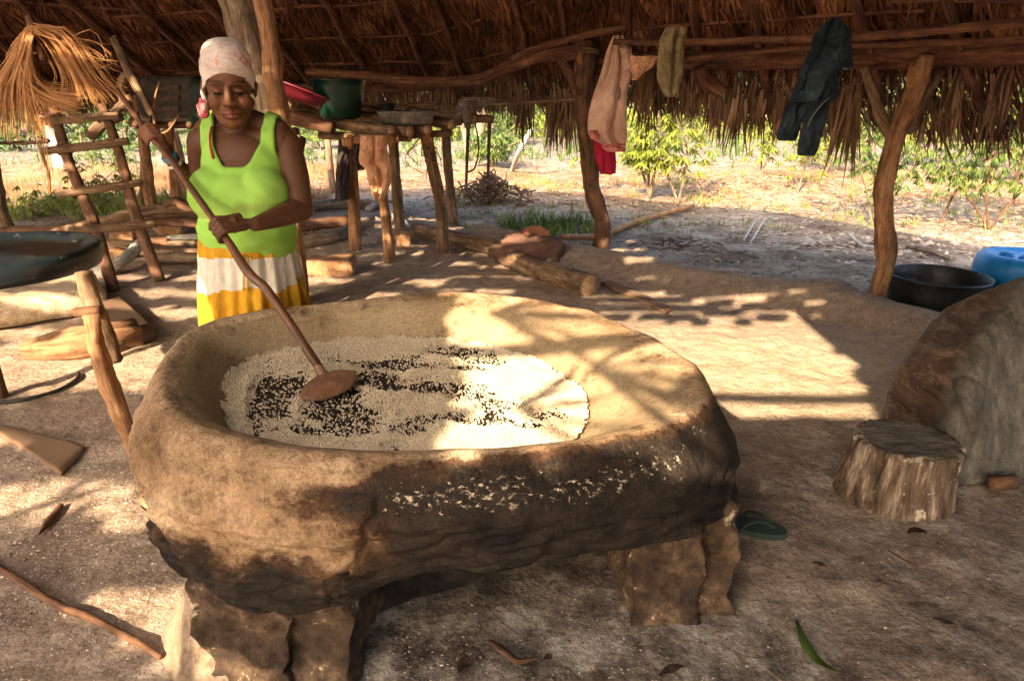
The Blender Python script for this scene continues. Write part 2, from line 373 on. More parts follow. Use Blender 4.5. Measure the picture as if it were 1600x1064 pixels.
def lit(gx, gy, x, y):
    """where sun should reach the floor; the unseen thatch is left open there"""
    k = (.07+.10*(gx > 1.3)*(gy > 3.1))*N(gx*2.5, gy*2.5, 4)+.05*N(gx*9, gy*9, 2); gx += k; gy += k*.8
    if .27 < gx < (1.78 if gy < 3.5 else 2.02) and 2.33 < gy < 4.4: return not (gx > 1.02 and gy < 2.86) and not (gx < .55 and gy > 3.95)
    if 4.4 <= gy < 5.0 and .6 < gx < 2.2: return math.sin((gy+.1*gx)*6.28/.22) > .0
    if gx < -.56 and y < 2.4 and not 5.7 < gy < 7.8:
        return not (2.75 < gy < 3.2) and not (1.75 < gy < 2.0) and not (gy < 2.75 and N(gx*1.5, gy*3.0, 12) < .02) and not (gx > -1.7 and 2.0 < gy < 2.75 and N(gx*2, gy*4, 9) > .10) and not (gy > 3.9 and math.sin((gy+.08*gx)*6.28/.5) > .3)
    if 4.7 < gy < 7.2 and gx < 1.3 and y < 4.6: return math.sin((gy+.10*gx+.06*N(gx*1.5, gy*3))*6.28/.42) > .35 and N(gx*.8, gy*2, 5) > -.22
    return False
def roof_gap(p):
    return lit(p[0]+SUNH[0]*p[2]/TN, p[1]+SUNH[1]*p[2]/TN, p[0], p[1])  # roof openings are shaped from the wanted sun patches
V = []; F = []
for i in range(len(EV)):
    E0, E1 = EV[i], EV[(i+1) % len(EV)]; ns = int(np.linalg.norm(E1-E0)/.07); L0 = roofp(i, .5, 0)[1]; nd = int((L0+OH)/.07)
    grid = []
    for a in range(ns+1):
        for b in range(nd+1):
            L = roofp(i, a/ns, 0)[1]; d = -OH+.24+(L+OH-.24)*b/nd; p, _ = roofp(i, a/ns, d)
            p = p+np.array([0, 0, .16+.03*N(p[0]*4, p[1]*4)]); grid.append(p)
    grid = np.array(grid).reshape(ns+1, nd+1, 3)
    for a in range(ns):
        for b in range(nd):
            c = (grid[a, b]+grid[a+1, b+1])/2
            if roof_gap(c): continue
            V += [grid[a, b], grid[a+1, b], grid[a+1, b+1], grid[a, b+1]]
F = None
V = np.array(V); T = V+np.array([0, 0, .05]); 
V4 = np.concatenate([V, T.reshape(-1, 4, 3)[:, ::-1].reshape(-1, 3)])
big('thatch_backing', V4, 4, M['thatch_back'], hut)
def blades(base, dirn, length, width, droop, nrm=None):
    """many thin leaflets: base (n,3) dir (n,3); two quads each"""
    n = len(base); side = np.cross(dirn, rng.normal(size=(n, 3))*.35+(nrm if nrm is not None else np.array([0, 0, 1.])))
    side /= np.linalg.norm(side, axis=1)[:, None]+1e-9; side *= width[:, None]/2
    mid = base+dirn*(length*.5)[:, None]+np.array([0, 0, -1.])*(droop*.35)[:, None]
    tip = base+dirn*length[:, None]+np.array([0, 0, -1.])*droop[:, None]
    return np.stack([base-side*.7, base+side*.7, mid+side, mid-side, mid-side, mid+side, tip+side*.12, tip-side*.12], 1).reshape(-1, 3)
def thatch(sides, dens, dmax):
    B, D, Ls, Ws, Dr = [], [], [], [], []
    for i in sides:
        E0, E1 = EV[i], EV[(i+1) % len(EV)]; Lx = np.linalg.norm(E1-E0); nr = int((dmax+OH)/.17)
        for r in range(nr+1):
            d0 = -OH+.17*r
            for k in range(int(Lx*dens*.17)):
                s = random.random(); d = d0+random.gauss(0, .03)
                p, L = roofp(i, s, d)
                if d > L: continue
                q, _ = roofp(i, s, d-1); dn = (q-p)/np.linalg.norm(q-p)
                cl = N(p[0]*5, p[1]*5, 2)*1.0+random.gauss(0, .30); al = (E1-E0)/Lx
                dn = dn+al*cl*.8; dn /= np.linalg.norm(dn)
                p = p+np.array([0, 0, .145-.07*random.random()-.03*abs(N(p[0]*6, p[1]*6))])
                if roof_gap(p+np.array([0, 0, .05])): continue
                B.append(p); D.append(dn); Ls.append(random.uniform(.22, .5)); Ws.append(random.uniform(.010, .022)); Dr.append(random.uniform(.0, .07))
    return blades(np.array(B), np.array(D), np.array(Ls), np.array(Ws), np.array(Dr))
big('thatch', thatch([0, 1, 2, 3, 4], 950, 2.0), 4, M['thatch'], hut)
big('thatch', thatch([5, 6, 7, 8, 9, 10], 90, 1.0), 4, M['thatch'], hut)
# hanging fringe outside the beams
B, D, Ls, Ws, Dr = [], [], [], [], []
for i, dens in ((0, 380), (1, 400), (2, 330), (3, 300), (4, 300), (5, 180)):
    E0, E1 = EV[i], EV[(i+1) % len(EV)]; Lx = np.linalg.norm(E1-E0); al = (E1-E0)/Lx
    for k in range(int(Lx*dens)):
        s = random.random(); d = -random.uniform(.10, OH+.1); p, _ = roofp(i, s, d); q, _ = roofp(i, s, d-1); dn = (q-p)/np.linalg.norm(q-p)
        cl = N(s*Lx*1.6, i*7.)
        dn = dn*random.uniform(.15, 1.0)+np.array([0, 0, -1.])*random.uniform(.5, 1.3)+al*(random.gauss(0, .30)+.5*N(s*Lx*2.4, i*3+1.)); dn /= np.linalg.norm(dn)
        if N(s*Lx*1.1, i*5.+2) < random.uniform(-.6, .1)-.25: continue
        B.append(p+np.array([0, 0, .10])); D.append(dn); Ls.append(random.uniform(.05, .26)*(1+1.4*cl+.5*N(s*Lx*5, 3))); Ws.append(random.uniform(.005, .014)); Dr.append(random.uniform(0, .08))
B = np.array(B); al_n = np.tile(np.array([.5, .8, .1]), (len(B), 1))
big('thatch_fringe', blades(B, np.array(D), np.array(Ls), np.array(Ws), np.array(Dr), al_n), 4, M['fringe'], hut)
# long tassels hanging low
B, D, Ls, Ws, Dr = [], [], [], [], []
for (u, v, Y, L_, n_) in ((1155, 150, 5.9, .45, 26), (1120, 150, 6.1, .42, 22), (1185, 150, 5.7, .4, 18), (1340, 140, 5.1, .62, 40), (1330, 140, 5.2, .5, 30), (890, 150, 7.3, .62, 60),
                          (870, 150, 7.4, .6, 50), (820, 150, 7.7, .5, 40), (1300, 120, 5.2, .35, 30), (1440, 130, 4.9, .42, 22), (1090, 120, 6.2, .4, 30), (1010, 110, 6.6, .6, 34), (700, 130, 8.0, .4, 50), (1220, 150, 5.6, .35, 20), (1500, 120, 4.7, .4, 30), (1570, 120, 4.5, .38, 30)):
    for k in range(n_):
        p = at(u+random.gauss(0, 7), v+random.gauss(0, 8), Y+random.gauss(0, .05)); B.append(p)
        dn = np.array([random.gauss(0, .1), random.gauss(0, .1), -1]); D.append(dn/np.linalg.norm(dn)); Ls.append(L_*random.uniform(.6, 1.05)); Ws.append(random.uniform(.012, .024)); Dr.append(0)
big('thatch_tassels', blades(np.array(B), np.array(D), np.array(Ls), np.array(Ws), np.array(Dr), np.tile([.3, .9, 0], (len(B), 1))), 4, M['fringe'], hut)
# fronds that hang in the gap and throw the leaf shadows on the oven
B, D, Ls, Ws, Dr = [], [], [], [], []
for (gx, gy, z, ang) in ((.45, 3.5, 2.9, -.1), (.75, 3.0, 2.8, .1), (.5, 2.7, 2.8, .4), (-.6, 3.0, 2.7, .4), (-1.2, 2.4, 2.7, 1.1), (-1.9, 2.1, 2.6, .2)):
    c = np.array([gx-SUNH[0]*z/TN, gy-SUNH[1]*z/TN, z])
    for k in range(13):
        a = ang+(k-6)*.13; B.append(c); D.append(np.array([math.cos(a), math.sin(a), random.gauss(-.1, .1)])); Ls.append(random.uniform(.4, .75)); Ws.append(random.uniform(.02, .045)); Dr.append(.1)
big('thatch_frond', blades(np.array(B), np.array(D), np.array(Ls), np.array(Ws), np.array(Dr)), 4, M['thatch'], hut)
# rafters and battens
def rafter(i, s, d0, d1, r, dz=.0, mat_='beam'):
    a, _ = roofp(i, s, d0); m_, _ = roofp(i, s+.01, (d0+d1)/2); b, L = roofp(i, s, d1)
    return tube([a+[0, 0, dz], m_+[0, 0, dz], b+[0, 0, dz]], [r*.8, r*.9, r], 8, rough=.2, crook=.05)
for i in (0, 1, 2, 3, 4, 5):
    E0, E1 = EV[i], EV[(i+1) % len(EV)]; n_ = max(3, int(np.linalg.norm(E1-E0)/.62))
    for k in range(n_):
        s = (k+.5+random.uniform(-.2, .2))/n_; L = roofp(i, s, 0)[1]
        part('rafter', rafter(i, s, -.42, L*.97, random.uniform(.026, .045), .01), M['beam'], hut)
for i in (6, 7, 10):
    for s in (.25, .75): part('rafter', rafter(i, s, -.4, roofp(i, s, 0)[1]*.97, .04, .01), M['beam'], hut)
for i in (0, 1, 2, 3, 4, 5):
    for d in (.35, .95, 1.5):
        a, _ = roofp(i, -.04, d+random.uniform(-.08, .08)); m_, _ = roofp(i, .5, d+random.uniform(-.08, .08)); b, _ = roofp(i, 1.04, d+random.uniform(-.08, .08))
        part('batten', tube([a+[0, 0, .06], m_+[0, 0, .06], b+[0, 0, .06]], random.uniform(.014, .022), 7, rough=.1, crook=.05), M['beam'], hut)
# beams
def beam(i, r, crook=.08, dz=0, ext=.25, mt='beam'):
    A, B_ = EV[i], EV[(i+1) % len(EV)]; d = (B_-A)/np.linalg.norm(B_-A)
    return part('beam', tube([A-d*ext+[0, 0, dz], (A+B_)/2+[0, 0, dz], B_+d*ext+[0, 0, dz]], [r, r*1.08, r*.95], 14, rough=.16, crook=crook, n=34), M[mt], hut)
beam(0, .055); beam(1, .055); beam(3, .068, .05, 0, .1); beam(4, .072, .05, .02); beam(5, .07); beam(6, .06); beam(7, .06); beam(9, .06); beam(10, .06)
part('beam', tube([at(915, 82, 6.7), at(850, 88, 6.9), at(795, 105, 7.1), at(745, 125, 7.35), at(660, 128, 7.7), at(560, 118, 8.0), at(480, 112, 8.2)], [.07, .06, .055, .05, .045], 12, rough=.15, n=40), M['beam'], hut)
part('beam', tube([at(1010, 38, 6.2), at(930, 52, 6.3), at(840, 75, 6.4), at(800, 92, 6.5)], [.03, .03, .025], 8, rough=.15), M['beam'], hut)
part('beam', tube([at(960, 66, 6.0), at(1090, 68, 5.2), at(1200, 64, 4.9), at(1400, 52, 4.2), at(1620, 34, 3.7)], [.022, .026, .026, .024], 8, rough=.12, crook=.03), M['beam'], hut)
part('beam', tube([at(1070, 92, 5.5), at(1250, 78, 4.9), at(1640, 60, 4.0)], [.02, .02], 8, rough=.12, crook=.03), M['beam'], hut)
part('beam', tube([at(620, 165, 7.6), at(760, 163, 7.4), at(925, 155, 6.8)], [.014, .016], 7, rough=.1, crook=.02), M['bark'], hut)
part('beam', tube([at(-40, 225, 8.0), at(70, 222, 7.8), at(60, 215, 7.8)], [.02, .02], 7), M['bark'], hut)
# posts
def post(pts, r, mt='bark', seg=14):
    return part('post', tube(pts, r, seg, rough=.30, crook=.035, n=54), M[mt], hut)
b1 = gput(936, 392); b1[2] -= .05
post([b1, at(940, 352, b1[1]), at(925, 290, b1[1]), at(915, 210, b1[1]), at(912, 140, b1[1]), at(918, 66, b1[1])], [.085, .08, .078, .082, .09, .09], 'bark_dark')
post([at(905, 150, b1[1]-.05), at(885, 110, b1[1]), at(868, 84, 6.9)], [.045, .04], 'beam')
b2 = gput(1362, 484); b2[2] -= .05
post([b2, at(1386, 400, b2[1]), at(1381, 300, b2[1]), at(1405, 215, b2[1]), at(1430, 140, b2[1]-.1), at(1448, 86, b2[1]-.18)], [.058, .064, .056, .062, .060, .046], 'bark_orange')
post([at(1412, 205, b2[1]), at(1440, 160, b2[1]+.03), at(1470, 112, b2[1]+.1)], [.046, .034], 'bark')
post([at(1398, 225, b2[1]+.03), at(1370, 165, b2[1]+.1), at(1352, 105, b2[1]+.15)], [.040, .032], 'bark')
# struts under the right beam
post([at(1092, 108, 5.7), at(1105, 128, 5.75), at(1128, 145, 5.8)], [.055, .06], 'beam')
cb = np.array([-1.62, 4.6, 0.])
post([cb-[0, 0, .05], cb+[.02, 0, 1.], cb+[-.02, 0, 1.8], cb+[-.12, 0, 2.3], cb+[-.2, 0, 3.2], cb+[-.2, -.2, 3.6]], [.12, .115, .11, .12, .11, .08], 'bark_grey')
part('post', tube([cb+[-.13, -.02, 2.22], cb+[-.24, -.06, 2.4], cb+[-.34, -.06, 2.75]], [.07, .06], 10, rough=.2), M['bark_grey'], hut)
c2 = cb+[.15, -.12, 0]
post([c2-[0, 0, .05], c2+[.03, 0, 1.2], c2+[0.0, 0, 2.0], c2+[-.06, 0, 3.7]], [.06, .055, .05], 'bark_orange')
for (u, v, tu, tv) in ((222, 332, 228, 200), (240, 345, 215, 150), (277, 342, 262, 190), (300, 320, 270, 205)):
    p = gput(u, v); post([p-[0, 0, .05], (p+at(tu, tv, p[1]))/2, at(tu, tv, p[1])], [.07, .06, .06], 'bark_orange', 10)
p = gput(15, 362); post([p-[0, 0, .05], at(-8, 300, p[1]), at(-25, 200, p[1])], [.08, .07], 'bark')
# off-frame posts that hold up the rest of the roof
for i in (5, 6, 7, 8, 9, 10, 0): 
    e = EV[i]; post([(e[0], e[1], -.05), (e[0]+.05, e[1], e[2]/2), tuple(e)], [.08, .075], 'bark_dark', 10)
# pole across the gap (its shadow crosses the sunlit floor) 
z0 = 2.95; q = np.array([-SUNH[0]*z0/TN, -SUNH[1]*z0/TN, z0])
part('batten', tube([q+[.2, 3.17, 0], q+[1.3, 3.14, .02], q+[2.6, 3.13, 0]], .036, 8, rough=.1, crook=.04), M['beam'], hut)
# ridge pole
part('beam', tube([(-6.2, 2.6, 4.05), (0.2, 2.6, 4.05)], .06, 8, rough=.1), M['beam'], hut)
# ---------------------------------------------------------------- the clay oven
OZ = .72
crest = np.array([gp(u, v, OZ)[:2] for u, v in ((258, 600), (262, 552), (300, 515), (400, 487), (480, 474), (600, 464), (760, 463), (850, 468), (930, 487), (1000, 520), (1060, 556), (1098, 592), (1100, 625), (1055, 660), (960, 686), (850, 700), (700, 710), (600, 712), (500, 710), (400, 698), (320, 672), (272, 640))])
OC = np.array([-.22, 1.82])
def polar(P):
    d = P-OC; a = np.arctan2(d[:, 1], d[:, 0]); r = np.linalg.norm(d, axis=1); o = np.argsort(a); return a[o], r[o]
def per(a, P):
    A, R = polar(P); A = np.concatenate([A-2*np.pi, A, A+2*np.pi]); R = np.tile(R, 3); return np.interp(a, A, R)
pan = np.array([gp(u, v, .61)[:2] for u, v in ((357, 600), (372, 568), (430, 548), (500, 534), (620, 528), (700, 530), (780, 545), (850, 570), (900, 605), (910, 640), (890, 690), (800, 715), (700, 722), (600, 728), (500, 720), (400, 695), (362, 645))])
NA = 820; ang = np.linspace(-np.pi, np.pi, NA, endpoint=False)
def smooth_per(r, k): 
    ker = np.hanning(k); ker /= ker.sum(); return np.convolve(np.concatenate([r[-k:], r, r[:k]]), ker, 'same')[k:-k]
Rc = smooth_per(per(ang, crest), 41); Rp = np.minimum(smooth_per(per(ang, pan), 41), Rc-.10)
CX, CY = np.cos(ang), np.sin(ang)
ex = OC[0]+Rc*CX; ey = OC[1]+Rc*CY
zb = .40+.03*np.exp(-((ex+.05)/.3)**2)-.105*sm(-.18, -.50, ex)*sm(2.2, 1.7, ey)+.02*np.exp(-((ex-.2)/.15)**2)-.055*sm(.3, .55, ex)
def oven_loops():
    loops = []   # (offset from crest or fraction, z)
    L = []
    for f in (0, .3, .6, .85, .97): L.append((Rp*f, np.full(NA, .585)))
    L.append((Rp, np.full(NA, .592)))
    for t in np.linspace(.08, 1, 16):
        s = t; L.append((Rp+(Rc-.035-Rp)*s, .592+(OZ-.008-.592)*(.25*s+.75*np.sin(s*np.pi/2)**1.2)+0*Rc))
    for d, z in ((-.016, .001), (0, 0.002), (.016, -.006), (.031, -.020), (.044, -.039), (.055, -.062)): L.append((Rc+d, OZ+z+0*Rc))
    prof = [(.062, .93), (.073, .85), (.081, .76), (.083, .66), (.072, .56), (.069, .46), (.064, .36), (.058, .27), (.052, .19), (.044, .12), (.030, .06), (.01, .02), (-.03, .0), (-.08, .0)]
    pf = np.array(prof); tt = np.linspace(0, 1, 84); ff = np.linspace(0, 1, len(pf))
    for t in tt:
        d = np.interp(t, ff, pf[:, 0]); h = np.interp(t, ff, pf[:, 1])
        L.append((Rc+d*(1+.55*sm(.1, .5, ex)*np.sin(np.pi*t))+.055*sm(-.35, -.7, ex)*sm(2.2, 1.7, ey)*np.sin(np.pi*min(1, t*1.0))*t**.7+.03*sm(-.35, -.7, ex)*sm(.5, .9, t)*sm(2.2, 1.7, ey), zb+(OZ-.066-zb)*h/.93))
    for f in (.7, .3, 0.02): L.append((Rc*f, zb+.03))
    return L
L = oven_loops(); V = []; att = []
for li, (r, z) in enumerate(L):
    for j in range(NA):
        x = OC[0]+r[j]*CX[j]; y = OC[1]+r[j]*CY[j]; zz = z[j]
        if li > 5:
            k = 1 if 14 < li < 110 else .3
            out = np.array([CX[j], CY[j], .25])
            n1 = N(x*2.3, y*2.3, zz*2.6+4); n2 = N(x*7, y*7, zz*9); n3 = N(x*20, y*20, zz*26)
            low = float(sm(.64, .52, zz)) if li > 27 else 0.
            lump = .036*n1+.014*n2+.0025*n3+.006*abs(N(x*4, y*4, zz*7+3))+low*(.020*N(x*5, y*5, zz*13+2)+.016*abs(N(x*11, y*11, zz*28))*2+.006*n3-.012*max(0, .12-abs(N(x*6, y*6, zz*15+9)))/.12*float(sm(-.1, -.4, x)))
            if li > 27:   # the crack in the front wall and smaller ones
                cx = np.interp(zz, [.36, .44, .52, .60, .68], [-.42, -.38, -.33, -.31, -.26])+.012*N(zz*30, 1)
                if y < 1.6: lump -= .016*math.exp(-((x-cx)/.007)**2)*float(sm(.70, .60, zz))
                cz = .47+.03*N(x*4, 3)+.012*N(x*17, 5)
                if y < 1.9: lump -= .012*math.exp(-((zz-cz)/.006)**2)*float(sm(.0, .25, N(x*2, 9)+.1))
                if x < -.3: 
                    cz = .44+.05*N(x*5, 8)+.010*N(x*21, 5); lump -= .012*math.exp(-((zz-cz)/.007)**2)
            x += out[0]*lump*k; y += out[1]*lump*k; zz += out[2]*lump*k+.006*N(x*1.5, y*1.5)
            if li > 106: zz += .018*N(x*9, y*9, 2)+.012*N(x*25, y*25, 2)
        V.append((x, y, zz))
        # soot and spilled meal
        soot = 0; flour = 0
        if li > 26:
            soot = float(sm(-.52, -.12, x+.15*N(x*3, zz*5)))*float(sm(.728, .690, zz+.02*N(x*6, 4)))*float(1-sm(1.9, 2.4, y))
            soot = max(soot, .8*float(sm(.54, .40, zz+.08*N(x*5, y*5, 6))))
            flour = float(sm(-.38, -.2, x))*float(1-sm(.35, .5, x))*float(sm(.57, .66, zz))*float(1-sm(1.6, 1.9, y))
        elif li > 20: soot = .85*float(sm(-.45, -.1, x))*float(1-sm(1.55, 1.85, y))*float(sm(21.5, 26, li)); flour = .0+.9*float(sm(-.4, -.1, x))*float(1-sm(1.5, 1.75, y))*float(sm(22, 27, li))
        att.append((soot, flour, 1.0 if li < 20 else 0., 1))
V = np.array(V); nl = len(L); jj = np.arange(NA); F = []
for i in range(nl-1):
    a = i*NA+jj; b = i*NA+(jj+1) % NA; F.append(np.stack([a, b, b+NA, a+NA], 1))
F = np.concatenate(F)
m, t, b, tc = newmat('oven_clay'); co = tc.outputs['Object']
vc = _n(t, 'ShaderNodeVertexColor', layer_name='wear'); sep = _n(t, 'ShaderNodeSeparateColor'); t.links.new(vc.outputs[0], sep.inputs[0])
clay = ramp(t, noi(t, co, 4.5, 8, .6), [(.20, .125, .07), (.38, .25, .15), (.52, .385, .26)], .33, .63)
clay = mixc(t, math_(t, 'MULTIPLY', sep.outputs[2], .75), clay, ramp(t, noi(t, co, 3, 6), [(.25, .18, .105), (.37, .285, .175)], .3, .7))
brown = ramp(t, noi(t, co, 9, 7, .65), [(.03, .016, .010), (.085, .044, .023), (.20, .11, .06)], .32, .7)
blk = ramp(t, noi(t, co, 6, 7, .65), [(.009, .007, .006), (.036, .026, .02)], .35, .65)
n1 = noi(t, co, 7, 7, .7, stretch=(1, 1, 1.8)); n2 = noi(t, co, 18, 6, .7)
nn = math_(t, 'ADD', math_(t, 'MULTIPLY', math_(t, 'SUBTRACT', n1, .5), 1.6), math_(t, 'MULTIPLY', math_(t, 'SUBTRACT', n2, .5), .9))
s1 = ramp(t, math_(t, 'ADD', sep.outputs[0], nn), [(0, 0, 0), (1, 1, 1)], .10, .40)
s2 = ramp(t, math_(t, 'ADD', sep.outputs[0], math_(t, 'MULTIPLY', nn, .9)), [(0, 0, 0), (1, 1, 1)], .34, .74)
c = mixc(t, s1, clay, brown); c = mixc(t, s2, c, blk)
gf = ramp(t, noi(t, co, 110, 5, .8), [(.66, .64, .62), (1, 1, 1), (1.2, 1.18, 1.15)], .36, .64); c = mixc(t, 1., c, gf, 'MULTIPLY'); gk = ramp(t, noi(t, co, 30, 9, .8), [(.55, .52, .48), (1, 1, 1), (1.2, 1.16, 1.12)], .36, .64); c = mixc(t, math_(t, 'SUBTRACT', 1., math_(t, 'MULTIPLY', sep.outputs[2], .6)), c, mixc(t, 1., c, gk, 'MULTIPLY'))
fl = noi(t, co, 70, 6, .8, stretch=(.7, 1, 1.2)); fl2 = noi(t, co, 6, 4, .6, stretch=(.5, 1, 2))
ff = math_(t, 'ADD', math_(t, 'MULTIPLY', sep.outputs[1], .22), math_(t, 'MULTIPLY', fl2, .22)); ff = math_(t, 'ADD', ff, fl)
ff = ramp(t, ff, [(0, 0, 0), (1, 1, 1)], .86, .93)
c = mixc(t, math_(t, 'MULTIPLY', ff, math_(t, 'MULTIPLY', sep.outputs[1], 2., True)), c, (.66, .55, .40))
pale = ramp(t, noi(t, co, 26, 6, .75), [(0, 0, 0), (1, 1, 1)], .63, .70)
c = mixc(t, math_(t, 'MULTIPLY', pale, math_(t, 'SUBTRACT', .5, math_(t, 'MULTIPLY', s2, .45))), c, (.5, .39, .27))
t.links.new(c, b.inputs['Base Color']); b.inputs['Roughness'].default_value = .72; b.inputs['Specular IOR Level'].default_value = .18
bh = math_(t, 'ADD', math_(t, 'MULTIPLY', n1, .6), math_(t, 'ADD', n2, math_(t, 'MULTIPLY', noi(t, co, 60, 5, .7), .15)))
bs = _n(t, 'ShaderNodeBump'); t.links.new(math_(t, 'ADD', math_(t, 'MULTIPLY', math_(t, 'SUBTRACT', 1., sep.outputs[2]), .016), .002), bs.inputs['Distance'])
t.links.new(bh, bs.inputs['Height']); t.links.new(bs.outputs[0], b.inputs['Normal'])
oven = thing('clay_oven', (OC[0], OC[1], 0), 'huge rounded clay roasting oven with sooty front wall, full of white grains', 'oven')
ov = big('oven_wall', V, 4, m, oven, kind=None, F=F, smooth=True)
ca = ov.data.color_attributes.new('wear', 'FLOAT_COLOR', 'POINT'); ca.data.foreach_set('color', np.array(att, np.float32).ravel())
M['block'] = mat('support_stone', [(.018, .011, .008), (.062, .038, .024), (.17, .115, .072)], 9, .95, .012, 24, speck=((.50, .40, .29), 10, .61), detail=8)
def rock(c, s, rz=0, jit=.035, mt='block', name='support_block', parent=oven, div=9):
    g = Geo(); box((0, 0, 0), s, rot('Z', rz), g, 0, jit, div); V = g.V[0]
    V += np.array([[N(*(v*24+c[0]))*.012+abs(N(*(v*11+c[0])))*.02, N(*(v*24+9))*.012-abs(N(*(v*13+4)))*.025, N(*(v*24+5))*.010] for v in V]); g.V = [V+np.asarray(c, float)]
    return part(name, g, M[mt], parent) if parent else g
rock((-.69, 1.53, .17), (.22, .34, .38), .05, .03, div=22); rock((-.50, 1.55, .175), (.19, .34, .39), -.08, .03, div=22)
rock((.42, 1.76, .17), (.21, .34, .38), .1, .03, div=22); rock((.59, 1.80, .185), (.14, .32, .40), -.12, .03, div=22)
rock((-.70, 2.15, .17), (.30, .30, .38), .1); rock((.35, 2.3, .18), (.35, .25, .38), .1)
# smooth clay flare at the left foot
g = Geo(); V = []; F = []
for i, zz in enumerate(np.linspace(-.02, .44, 14)):
    for j in range(28):
        a = math.pi*2*j/27; k = .32-.17*math.sqrt(max(0, zz)/.44)+.02*N(math.cos(a)*2, math.sin(a)*2, zz*8)*(j%27 != 99)
        V.append((-.745+k*math.cos(a)*.9, 1.70+k*1.25*math.sin(a), zz))
for i in range(13):
    for j in range(27): F.append((i*28+j, i*28+j+1, (i+1)*28+j+1, (i+1)*28+j))
g.add(V, F); M['flare'] = mat('clay_flare', [(.14, .095, .062), (.25, .18, .125), (.36, .28, .205)], 6, .9, .010, 30, speck=((.15, .09, .055), 9, .6))
part('clay_foot', g, M['flare'], oven)
M['oven_shade'] = mat('oven_shade_black', [(.004, .003, .003), (.012, .009, .007), (.04, .03, .025)], 8, .95, .012, 24)  # near black colour standing in for the shade under the oven
g = Geo(); V = []; F = []
for i in range(12):
    for j in range(50):
        s = j/49; x = -.62+1.15*s; y = 1.60+.52*s+.16*max(0, .15-s)*4+.03*N(s*7, i*.2)-.03*i/11; V.append((x, y+.05*(1-i/11)**2*-1+.012*N(s*30, i*.8), -.03+.46*i/11))
for i in range(11):
    for j in range(49): F.append((i*50+j, i*50+j+1, (i+1)*50+j+1, (i+1)*50+j))
g.add(V, F); part('shade_wall', g, M['oven_shade'], oven).modifiers.new('s', 'SOLIDIFY').thickness = .08  # added wall, blackened to paint the shade between the supports
# griddle plate
rp = Rp*.995; V = np.stack([np.concatenate([[OC[0]], OC[0]+rp*CX]), np.concatenate([[OC[1]], OC[1]+rp*CY]), np.full(NA+1, .598)], 1)
g = Geo(); g.add(V, [(0, 1+j, 1+(j+1) % NA) for j in range(NA)])
M['griddle'] = mat('scorched_griddle', [(.018, .011, .008), (.045, .028, .02)], 30, .75, .003, 80)
part('griddle', g, M['griddle'], oven)
# grains
dark = [(425, 622, 26, 34), (452, 604, 26, 16), (402, 650, 12, 26), (545, 655, 48, 24), (505, 640, 26, 22), (535, 617, 24, 10), (620, 570, 62, 8), (585, 590, 40, 9), (660, 604, 60, 8), (722, 550, 45, 9), (762, 561, 28, 7), (730, 575, 30, 6),
        (738, 612, 30, 13), (775, 632, 26, 12), (690, 652, 50, 9), (752, 655, 42, 9), (640, 668, 30, 10), (860, 648, 28, 7), (836, 664, 24, 6), (480, 668, 22, 10), (620, 700, 20, 6)]
def uv_of(P):
    y = P[:, 1]*CP+(CAM_H-P[:, 2])*SP; n = (P[:, 2]-CAM_H)*CP+P[:, 1]*SP
    return 800+FOC*P[:, 0]/y, 532-FOC*n/y
def bare(P):   # patches swept bare, laid out on the griddle plane
    u, v = uv_of(np.column_stack([P[:, 0], P[:, 1], np.full(len(P), .61)])); b = np.full(len(P), 9.)
    for (a, c_, ra, rb) in dark: b = np.minimum(b, ((u-a)/(ra*1.22))**2+((v-c_)/(rb*1.35))**2)
    return b
def meal_h(x, y):
    return .012+.016*(N(x*5, y*7, 3)+.35)+.006*N(x*19, y*24, 5)
ng = 80000; a = rng.uniform(-np.pi, np.pi, ng*2); f = np.sqrt(rng.uniform(0, 1, ng*2)); rr = np.interp(a, ang, Rp)*f*1.035
P = np.column_stack([OC[0]+rr*np.cos(a), OC[1]+rr*np.sin(a), np.zeros(len(a))]); bb = bare(P)
wob = np.array([N(p[0]*14, p[1]*18, 7)+.5*N(p[0]*37, p[1]*46, 3) for p in P]); edge = np.array([.07*N(q*3, 1)+.05*N(q*9, 2)+.03*N(q*31, 5) for q in a])-np.abs(rng.normal(size=len(a)))*.012
keep = (rng.uniform(0, 1, len(a)) < np.clip((bb+wob*.9-.55)/.62, .10, 1)) & (f < .995+edge)
P = P[keep][:ng]; bb = bb[keep][:ng]; wob = wob[keep][:ng]
h = np.array([meal_h(p[0], p[1]) for p in P]); taper = lambda P: np.clip((np.interp(np.arctan2(P[:, 1]-OC[1], P[:, 0]-OC[0]), ang, Rp)*1.0-np.hypot(P[:, 0]-OC[0], P[:, 1]-OC[1]))/.07, .12, 1)
h = h*taper(P); h = np.where(bb+wob*.9 < 1.05, .002, np.maximum(h, .003)*np.clip((bb+wob*.9-1.05)*1.5, .15, 1))
P[:, 2] = .600+.35*np.maximum(0, np.hypot(P[:, 0]-OC[0], P[:, 1]-OC[1])-np.interp(np.arctan2(P[:, 1]-OC[1], P[:, 0]-OC[0]), ang, Rp))+h*rng.uniform(.75, 1.0, len(P))+.003
extra = []   # stray grains on the rim, on the floor
for k in range(1500):
    q = random.uniform(-math.pi, -.2); r = np.interp(q, ang, Rc)+random.gauss(-.02, .02); 
    if random.random() < .7 and not (-2.0 < q < -.9): continue
    extra.append((OC[0]+r*math.cos(q), OC[1]+r*math.sin(q), OZ+.006+.02*0))
size = rng.uniform(.0018, .0044, len(P))
O = np.array([(1, 0, 0), (0, 1, 0), (-1, 0, 0), (0, -1, 0), (0, 0, 1), (0, 0, -1)], float); OF = np.array([(0, 1, 4), (1, 2, 4), (2, 3, 4), (3, 0, 4), (1, 0, 5), (2, 1, 5), (3, 2, 5), (0, 3, 5)])
